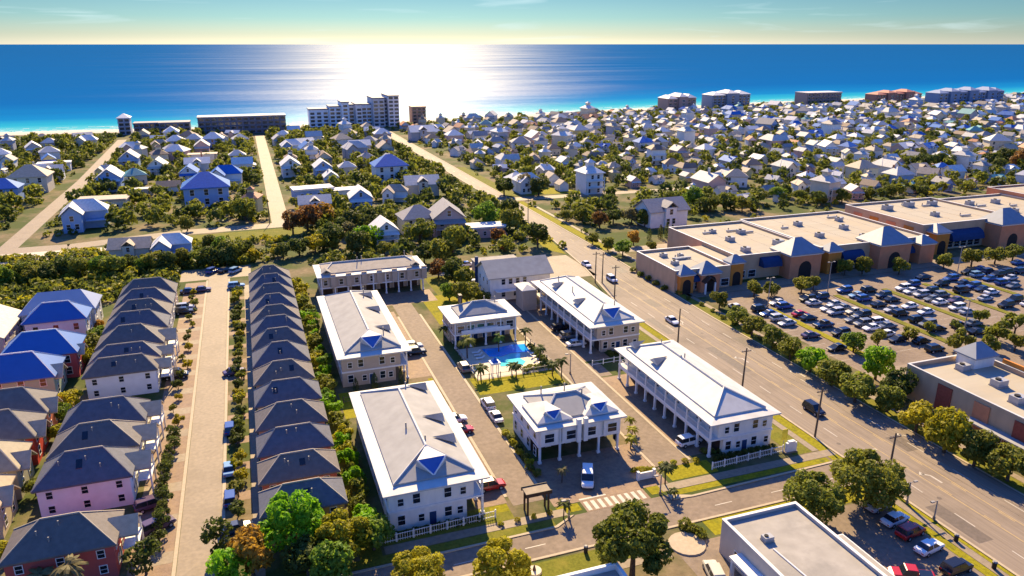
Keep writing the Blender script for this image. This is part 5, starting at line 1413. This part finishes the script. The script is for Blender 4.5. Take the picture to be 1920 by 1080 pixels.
# ---------------------------------------------------------------- vehicles
def loft(mb, st, m=0):
    """st: (x, zbottom, ztop, halfwidth)"""
    k = len(mb.v); n_ = 8
    for x, zb, zt, hw in st:
        zm = zb + (zt - zb) * .45
        for yy, z in ((-hw * .9, zb), (-hw, zb + (zt - zb) * .2), (-hw, zm + .1), (-hw * .88, zt), (hw * .88, zt), (hw, zm + .1), (hw, zb + (zt - zb) * .2), (hw * .9, zb)): mb.v.append((x, yy, z))
    for i in range(len(st) - 1):
        for j in range(n_):
            a, b_ = k + i * n_ + j, k + i * n_ + (j + 1) % n_
            mb.f.append((a, b_, b_ + n_, a + n_)); mb.m.append(m)
    mb.f.append(tuple(k + j for j in range(n_))); mb.m.append(m)
    mb.f.append(tuple(k + (len(st) - 1) * n_ + j for j in reversed(range(n_)))); mb.m.append(m)
def car_meshes(kind):
    bd, gl = MB(), MB()
    if kind == 'sedan':
        S = [(-2.32, .42, .72, .74), (-2.2, .3, .9, .84), (-1.5, .24, .96, .9), (0, .22, .94, .92), (1.0, .24, .92, .91), (1.9, .28, .8, .87), (2.3, .4, .62, .74)]; cab = (-1.65, 1.05, -1.05, .3, .93, 1.44, .84, .64); wx = (-1.38, 1.4)
    elif kind == 'suv':
        S = [(-2.3, .5, .95, .82), (-2.2, .36, 1.08, .9), (0, .3, 1.08, .95), (1.0, .3, 1.05, .94), (2.0, .36, .96, .9), (2.32, .5, .75, .8)]; cab = (-2.15, 1.1, -1.9, .45, 1.07, 1.72, .88, .72); wx = (-1.4, 1.42)
    elif kind == 'pickup':
        S = [(-2.75, .5, .98, .88), (-2.6, .4, 1.05, .95), (-.6, .38, 1.05, .95), (1.3, .38, 1.08, .95), (2.3, .42, 1.0, .92), (2.65, .55, .8, .84)]; cab = (-.7, 1.35, -.5, .85, 1.06, 1.75, .88, .72); wx = (-1.7, 1.75)
    else:
        S = [(-2.5, .5, 1.1, .9), (-2.4, .36, 1.2, .97), (1.2, .34, 1.2, .98), (2.2, .4, 1.0, .92), (2.5, .52, .8, .82)]; cab = (-2.38, 1.5, -2.25, .8, 1.19, 2.0, .92, .78); wx = (-1.5, 1.6)
    loft(bd, S)
    x0, x1, u0, u1, z0, z1, h0, h1 = cab
    gl.solid([(x0, -h0, z0), (x1, -h0, z0), (x1, h0, z0), (x0, h0, z0)], [(u0, -h1, z1), (u1, -h1, z1), (u1, h1, z1), (u0, h1, z1)])
    bd.solid([(u0 - .06, -h1 - .03, z1 + .004), (u1 + .06, -h1 - .03, z1 + .004), (u1 + .06, h1 + .03, z1 + .004), (u0 - .06, h1 + .03, z1 + .004)], [(u0 + .05, -h1 + .05, z1 + .07), (u1 - .05, -h1 + .05, z1 + .07), (u1 - .05, h1 - .05, z1 + .07), (u0 + .05, h1 - .05, z1 + .07)])
    for sy in (-1, 1):                            # door pillars
        for px in ((x0 + x1) / 2 - .1,) if kind != 'pickup' else (x0 + .2,):
            bd.solid([(px, sy * (h0 + .012), z0), (px + .1, sy * (h0 + .012), z0), (px + .1, sy * (h0 - .1), z0), (px, sy * (h0 - .1), z0)], [(px, sy * (h1 + .012), z1), (px + .1, sy * (h1 + .012), z1), (px + .1, sy * (h1 - .1), z1), (px, sy * (h1 - .1), z1)])
    if kind == 'pickup':
        gl.box(-2.5, -.85, -.78, .78, 1.051, 1.07)
    wh_ = MB(); r_ = .33 if kind in ('sedan',) else .38
    wh_.tube((0, -.12, 0), (0, .12, 0), r_, r_, 14, 0); wh_.tube((0, -.13, 0), (0, .13, 0), r_ * .55, r_ * .55, 10, 1)
    hl = MB(); hl.box(-.06, .06, -.16, .16, -.07, .07)
    return dict(body=bd.mesh('body', 'car_paint'), glass=gl.mesh('windows', 'glass'), wheel=wh_.mesh('wheel', ['tyre', 'steel']), head=hl.mesh('headlight', 'lamp_glass'), tail=hl.mesh('taillight', 'tail_red'), wx=wx, r=r_, st=S)
CARS = {k: car_meshes(k) for k in ('sedan', 'suv', 'pickup', 'van')}
CC = {'white': (.75, .75, .74), 'silver': (.42, .43, .45), 'grey': (.16, .17, .18), 'black': (.012, .012, .014), 'blue': (.02, .07, .28), 'red': (.42, .02, .015), 'dark blue': (.01, .025, .08), 'purple grey': (.10, .06, .10), 'light blue': (.18, .32, .48), 'cream': (.6, .55, .42)}
def car(kind, x, y, rz, c, label, group=None, full=True):
    M = CARS[kind]
    t = thing('parked_car', label, {'suv': 'car', 'sedan': 'car', 'pickup': 'pickup', 'van': 'van'}[kind], (x, y, .02), rz, group)
    link('body', M['body'], t, c=CC[c]); link('windows', M['glass'], t)
    hw = M['st'][2][3]
    for wx in M['wx']:
        for sy in (-1, 1): link('wheel', M['wheel'], t, (wx, sy * (hw - .1), M['r']))
    if full:
        xf, xr = M['st'][-1][0], M['st'][0][0]
        for sy in (-1, 1):
            link('headlight', M['head'], t, (xf - .06, sy * .56, M['st'][-1][2] - .06)); link('taillight', M['tail'], t, (xr + .03, sy * .6, M['st'][0][2] - .08))
    return t
LOT = {   # parking rows by their distance from the highway: x -> [(y, colour, kind)...]
 119.6: ('row beside the highway oaks', 0, [(121.2, 'black', 'sedan'), (129.4, 'purple grey', 'sedan'), (137.7, 'silver', 'sedan'), (141.2, 'silver', 'suv'), (144.8, 'blue', 'sedan'), (148.4, 'black', 'suv')]),
 126.9: ('row across the grass island', math.pi, [(124.9, 'black', 'suv'), (128.1, 'black', 'suv'), (133.7, 'dark blue', 'pickup'), (139.0, 'black', 'sedan'), (141.9, 'red', 'sedan'), (148.0, 'blue', 'suv'), (150.9, 'silver', 'sedan')]),
 136.2: ('third row from the highway', 0, [(120.6, 'black', 'sedan'), (124.1, 'white', 'sedan'), (128.4, 'white', 'sedan'), (131.3, 'grey', 'suv'), (134.3, 'grey', 'sedan'), (140.0, 'silver', 'suv'), (142.9, 'white', 'sedan'), (147.8, 'silver', 'sedan'), (150.6, 'black', 'suv')]),
 141.0: ('fourth row from the highway', math.pi, [(118.1, 'black', 'sedan'), (128.2, 'grey', 'sedan'), (131.0, 'white', 'suv'), (136.1, 'black', 'suv'), (139.0, 'cream', 'sedan'), (142.1, 'grey', 'sedan'), (145.2, 'silver', 'sedan'), (150.9, 'dark blue', 'suv')]),
 150.9: ('fifth row from the highway', 0, [(122.8, 'black', 'sedan'), (125.8, 'grey', 'suv'), (128.9, 'black', 'suv'), (133.8, 'black', 'suv'), (136.8, 'silver', 'sedan'), (141.0, 'black', 'sedan'), (146.0, 'blue', 'suv'), (149.0, 'light blue', 'sedan'), (153.4, 'blue', 'suv')]),
 157.6: ('sixth row from the highway', math.pi, [(118.1, 'black', 'sedan'), (122.9, 'dark blue', 'sedan'), (132.7, 'white', 'sedan'), (137.4, 'white', 'sedan'), (143.0, 'black', 'sedan'), (146.3, 'dark blue', 'suv'), (151.3, 'black', 'suv')]),
 167.8: ('seventh row from the highway', 0, [(129.3, 'silver', 'sedan'), (132.4, 'white', 'suv'), (137.2, 'white', 'sedan'), (139.9, 'grey', 'sedan'), (143.5, 'silver', 'suv'), (146.7, 'white', 'sedan'), (149.5, 'white', 'suv')]),
 173.0: ('eighth row from the highway', math.pi, [(137.0, 'purple grey', 'sedan'), (141.5, 'grey', 'suv'), (145.0, 'black', 'suv'), (151.2, 'blue', 'suv')]),
 181.4: ('ninth row from the highway', 0, [(129.6, 'black', 'suv'), (135.5, 'silver', 'sedan'), (142.3, 'black', 'van'), (148.9, 'black', 'suv'), (155.2, 'black', 'sedan')]),
 187.9: ('tenth row from the highway', math.pi, [(128.4, 'white', 'sedan'), (132.1, 'black', 'suv'), (138.8, 'white', 'sedan'), (141.6, 'dark blue', 'sedan'), (144.4, 'blue', 'suv'), (147.4, 'dark blue', 'sedan'), (151.8, 'blue', 'suv')]),
 198.4: ('eleventh row from the highway', 0, [(140.8, 'grey', 'sedan'), (144.0, 'blue', 'suv'), (148.2, 'blue', 'sedan'), (152.0, 'light blue', 'suv'), (154.8, 'black', 'suv')]),
 204.5: ('farthest row seen from the highway', math.pi, [(146.5, 'silver', 'sedan'), (150.2, 'black', 'suv'), (153.3, 'dark blue', 'suv'), (156.3, 'blue', 'sedan')]),
}
for x, (ph, rz, cs) in LOT.items():
    for i, (y, c, k) in enumerate(cs):
        car(k, x + random.uniform(-.25, .25), y, rz + random.choice((0, math.pi)) + random.uniform(-.03, .03), c, '%s %s, %s from the near end in the %s' % (c, k, nth(i + 1), ph), 'cars in the shopping centre car park', False)
for i, (x, y, c) in enumerate(((139.6, 113.4, 'black'), (162.2, 122.6, 'grey'), (209.5, 151, 'black'), (221.8, 157.4, 'blue'), (214, 150.5, 'dark blue'), (228, 152, 'white'), (224, 147.5, 'black'))):
    car('sedan' if i % 2 else 'suv', x, y, random.choice((0, .4)), c, c + ' car standing alone, %s' % ['beyond the restaurant trees', 'beside the yellow island end', 'near the far shop trees', 'deepest in the car park shade', 'just before the far shop trees', 'white one at the far frame edge', 'at the far frame edge by the island'][i], 'cars in the shopping centre car park', False)
H = math.pi / 2
for a in (
 ('sedan', 94.0, 148.5, -H, 'white', 'white car on the highway passing the cream block'),
 ('suv', 95.3, 183.7, -H, 'white', 'white car with dark glass beside the pair of utility poles'),
 ('sedan', 94.9, 200.2, -H, 'white', 'white car farthest up the highway at the shop yard'),
 ('suv', 94.2, 98.8, -H, 'black', 'black car on the highway beside the corner block'),
 ('suv', 37.9, 121.0, H, 'white', 'white parked car, upper of the pair on the west drive'),
 ('sedan', 37.8, 116.0, H, 'white', 'white parked car, lower of the pair on the west drive'),
 ('van', 44.8, 91.6, -2.0, 'white', 'white roofed dark fronted van before the forecourt shadow'),
 ('suv', 38.2, 138.7, H, 'grey', 'grey car parked by the pool fence on the west drive'),
 ('sedan', 65.8, 142.9, 0, 'white', 'white car nosed into the cream block garages'),
 ('suv', 66.0, 96.4, .1, 'white', 'white car at the near end of the corner block garages'),
 ('sedan', 30.4, 117.4, 0, 'white', 'white car backed up to the front block, upper one'),
 ('sedan', 30.4, 113.2, 0, 'red', 'dark red car at the front block, below the white one'),
 ('suv', 30.0, 94.9, 0, 'red', 'red car at the near end of the front block garages'),
 ('suv', 30.6, 150.2, 0, 'black', 'dark car beside the blue gabled rear block, lower one'),
 ('suv', 30.6, 153.4, 0, 'silver', 'silver car beside the blue gabled rear block, upper one'),
 ('suv', 66.2, 152.8, 0, 'black', 'black car under the cream block gallery'),
 ('suv', 66.2, 147.6, 0, 'grey', 'grey car under the cream block gallery, next to the black one'),
 ('suv', -7.8, 127.2, H, 'blue', 'blue car on the east kerb of row street, uppermost of three'),
 ('sedan', -7.9, 113.4, H, 'light blue', 'light blue car on the east kerb of row street'),
 ('suv', -7.6, 104.6, H, 'blue', 'blue car below the light blue one on row street'),
 ('sedan', -6.8, 96.6, .1, 'dark blue', 'dark blue car in the lowest driveway by the alley'),
 ('sedan', -7.0, 152.4, .2, 'purple grey', 'purple grey car in a driveway halfway up the alley side'),
 ('suv', -17.2, 100.9, .5, 'purple grey', 'dark purple car on the west pavement drive of row street'),
 ('suv', -18.6, 106.8, .3, 'purple grey', 'purple grey car half hidden by dark street trees'),
 ('van', -18.4, 154.4, 0, 'black', 'black van in a west driveway of row street'),
 ('suv', -19.1, 198.6, 0, 'silver', 'silver car in the upper west driveway'),
 ('suv', -19.0, 195.2, 0, 'black', 'black car in the upper west driveway below the silver one'),
 ('sedan', -18.8, 212.6, 0, 'dark blue', 'dark blue car at the head of row street, west side'),
 ('sedan', -15.4, 213.0, 0, 'purple grey', 'purple grey car next to the dark blue one at the street head'),
 ('suv', -6.6, 213.2, 0, 'light blue', 'light blue car at the head of row street, east side'),
 ('suv', -13.2, 231.0, .9, 'blue', 'blue car in the court at the street end, west one'),
 ('suv', -6.8, 229.0, .9, 'light blue', 'light blue car in the court at the street end, east one'),
 ('sedan', -9.9, 230.6, .9, 'black', 'black car between two blue ones at the street end'),
 ('sedan', 82.3, 71.0, .15, 'silver', 'silver blue car in oak shade at the corner lot'),
 ('sedan', 81.8, 67.6, .15, 'white', 'white car in oak shade at the corner lot'),
 ('suv', 81.5, 64.6, .15, 'red', 'dark red car below the white one in oak shade'),
 ('sedan', 81.2, 61.2, .15, 'white', 'white car in the open at the corner lot'),
 ('suv', 81.0, 56.8, .1, 'black', 'black car nearest the frame corner in the corner lot'),
 ('pickup', 74.3, 57.6, 2.6, 'red', 'bright red pickup with dark bed behind the corner building'),
 ('suv', 50.9, 66.4, 1.3, 'cream', 'cream topped car beside the corner building canopy'),
 ('sedan', 57.3, 194, 0, 'white', 'white car in the shop yard, left of two'),
 ('sedan', 60.5, 212.5, 0, 'white', 'white car at the far corner of the shop yard'),
 ('sedan', 55.5, 209.5, 0, 'black', 'black car at the far corner of the shop yard'),
 ('sedan', -36, 276.6, .1, 'light blue', 'light blue car parked on the back street verge'),
 ('sedan', -30, 277.6, .1, 'white', 'white car parked on the back street verge'),
 ('sedan', 114.6, 152, H, 'white', 'white car in the service strip by the highway oaks'),
): car(*a)

# ---------------------------------------------------------------- street furniture
def utility_pole(x, y, h, label, lean=0, rz=0, arm=True):
    t = thing('utility_pole', label, 'utility pole', (x, y, 0), rz, 'utility poles along the highway')
    mb = MB(); mb.tube((0, 0, 0), (lean, 0, h), .19, .13, 8); mb.build('pole', 'wood', t, world=False)
    if arm:
        mb = MB(); mb.box(lean - 1.1, lean + 1.1, -.07, .07, h - .75, h - .6); mb.build('crossarm', 'wood', t, world=False)
        for u in (-.95, -.4, .4, .95):
            mb = MB(); mb.tube((lean + u, 0, h - .6), (lean + u, 0, h - .38), .06, .045, 6); mb.build('insulator', 'steel', t, world=False)
utility_pole(87.9, 111.8, 8.6, 'wooden pole on the verge beside the middle of the corner block', .15)
utility_pole(88.0, 91.2, 9.4, 'wooden pole at the corner of highway and side street', .25)
utility_pole(87.9, 75.2, 9.2, 'wooden pole rising behind the pale leaved oak', .1)
utility_pole(90.2, 184, 9.2, 'wooden pole, first of the close pair by the white house')
utility_pole(92.0, 183.2, 9.0, 'wooden pole, second of the close pair by the white house')
utility_pole(88.9, 169.4, 9.4, 'wooden pole on the kerb beyond the cream block')
utility_pole(88.0, 136, 8.6, 'wooden pole between cream block and corner block', 0, 0, False)
utility_pole(99.0, 262, 9, 'wooden pole on the avenue by the flat roofed house')
utility_pole(5.5, 292, 9, 'wooden pole at the foot of the middle sandy street', 0, 0, False)
for k, (dx, lb) in enumerate(((-.95, 'upper power cable strung along the highway poles, block side'), (.95, 'upper power cable strung along the highway poles, road side'))):
    pts_ = [(88.4 + dx, 40, 8.9), (88.0 + dx, 75.2, 8.85), (88.25 + dx, 91.2, 9.05), (88.05 + dx, 111.8, 8.2), (88.0 + dx, 136, 8.5), (88.9 + dx, 169.4, 9.0), (90.2 + dx, 184, 8.8)]
    mb = MB()
    for p, q in zip(pts_, pts_[1:]):
        seg = []
        for i in range(7):
            u = i / 6; seg.append(tuple(p[j] + (q[j] - p[j]) * u - (.6 * 4 * u * (1 - u) if j == 2 else 0) for j in range(3)))
        for a, b_ in zip(seg, seg[1:]): mb.tube(a, b_, .012, .012, 4)
    tag(mb.build('power_cable', 'dark'), lb, 'cable', 'power cables')
def lamp(x, y, h, label, arms=1, group=None):
    t = thing('street_lamp', label, 'street lamp', (x, y, 0), 0, group)
    mb = MB(); mb.tube((0, 0, 0), (0, 0, h), .13, .09, 8); mb.build('post', 'pipe_grey', t, world=False)
    mb = MB(); mb.tube((0, 0, 0), (0, 0, .5), .22, .2, 8); mb.build('base', 'concrete', t, world=False)
    for k in range(arms):
        s = 1 if k else -1
        mb = MB(); mb.tube((0, 0, h - .1), (s * .7, 0, h), .04, .04, 5); a_ = mb.build('arm', 'pipe_grey', t, world=False)
        mb = MB(); mb.box(s * .9 - .32, s * .9 + .32, -.17, .17, h - .08, h + .1); mb.build('lamp_head', 'pipe_grey', a_, world=False)
lamp(87.2, 70.6, 3.6, 'double headed lamp on the grass strip by the corner lot', 2, 'lamps by the corner lot')
lamp(87.6, 66.2, 3.2, 'second lamp on the grass strip, nearer the frame corner', 1, 'lamps by the corner lot')
lamp(150.7, 115.9, 10, 'tall car park lamp beside the restaurant roof', 2, 'car park lamps')
lamp(145.9, 154, 9, 'tall car park lamp before the arched store', 2, 'car park lamps')
lamp(176.8, 118, 9, 'tall car park lamp on the island toward the frame edge', 2, 'car park lamps')
lamp(192.8, 154, 9, 'tall car park lamp before the tallest store', 2, 'car park lamps')
lamp(123.2, 150, 8, 'tall car park lamp at the head of the grass island', 2, 'car park lamps')
lamp(58.5, 129.5, 4.5, 'thin lamp post at the corner of the pool court', 1)
lamp(38.3, 83.9, 3.2, 'lamp post on the verge west of the crosswalk', 1)
lamp(53.8, 84.9, 3.4, 'lamp post on the verge east of the crosswalk', 1)

# framed notice board and shelter at the drive mouth
t = thing('notice_frame', 'dark framed shelter with pale roof at the mouth of the west drive', 'shelter', (34.6, 87.3, 0))
for x in (33.0, 36.2):
    for y in (86.6, 88.0):
        mb = MB(); mb.box(x - .12, x + .12, y - .12, y + .12, 0, 3.4); mb.build('post', 'trim_dark', t)
mb = MB(); mb.box(32.7, 36.5, 86.3, 88.3, 3.4, 3.6); mb.build('roof', 'concrete', t)
mb = MB(); mb.box(32.6, 36.6, 86.2, 86.29, 3.15, 3.75); mb.box(32.6, 36.6, 88.31, 88.4, 3.15, 3.75); mb.build('fascia', 'trim_dark', t)
mb = MB(); mb.box(33.13, 36.07, 87.95, 88.03, 1.9, 3.1); mb.build('board', 'dark', t)
# entry sign wall, yellow sign, monument sign
t = thing('entry_sign', 'low cream sign wall in the entry bed beside the crosswalk', 'sign', (53.9, 89.4, 0))
mb = MB(); mb.box(52.7, 55.1, 89.3, 89.6, 0, 1.2); mb.build('panel', 'stucco', t)
for x in (52.5, 55.3): mb = MB(); mb.box(x - .2, x + .2, 89.2, 89.7, 0, 1.5); mb.build('pier', 'white', t)
t = thing('post_sign', 'yellow sign on a post at the corner block\'s highway corner', 'sign', (80.9, 90.6, 0))
mb = MB(); mb.tube((80.9, 90.6, 0), (80.9, 90.6, 1.4), .06, .06, 6); mb.build('post', 'steel', t)
mb = MB(); mb.box(80.35, 81.45, 90.5, 90.57, 1.2, 3.2); mb.build('panel', 'sign_yellow', t)
t = thing('monument_sign', 'white stepped sign wall at the end of the corner fence', 'sign', (80.2, 88.4, 0))
mb = MB(); mb.box(79.6, 81.6, 88.2, 88.7, 0, 1.9); mb.build('panel', 'white', t)
mb = MB(); mb.box(79.4, 81.8, 88.1, 88.8, 0, .3); mb.build('plinth', 'concrete', t)
mb = MB(); mb.box(80.0, 81.2, 88.15, 88.75, 1.9, 2.2); mb.build('cap', 'white', t)
for k, (x, y) in enumerate(((37.4, 76.2), (29.5, 74.9), (86.4, 61.5), (86.2, 55.6))):
    t = thing('hydrant' if k == 0 else 'litter_bin', ['dark post box on the south verge beside the kerb', 'round pale planter ring on the south verge', 'small dark bin on the highway sidewalk, upper one', 'small dark bin on the highway sidewalk, lower one'][k], ['post box', 'planter', 'litter bin', 'litter bin'][k], (x, y, 0))
    t.name = ['post_box', 'planter', 'litter_bin', 'litter_bin'][k]
    mb = MB()
    if k == 1: mb.tube((x, y, 0), (x, y, .3), 1.0, .95, 14); mb.build('ring', 'deck', t)
    else: mb.tube((x, y, 0), (x, y, 1.0), .28, .3, 8); mb.build('barrel', 'dark', t)
    mb = MB()
    if k == 1: mb.tube((x, y, .3), (x, y, 1.1), .25, .05, 7); mb.build('plant', 'trim_dark', t)
    else: mb.tube((x, y, 1.0), (x, y, 1.15), .33, .2, 8); mb.build('lid', 'pipe_grey', t)
# wheel stops and retaining kerb on the corner plot island
mb = MB(); mb.tube((51.2, 73.2, 0), (51.2, 73.2, .2), 2.6, 2.5, 20); struct(mb.build('plot_island', 'kerb'))
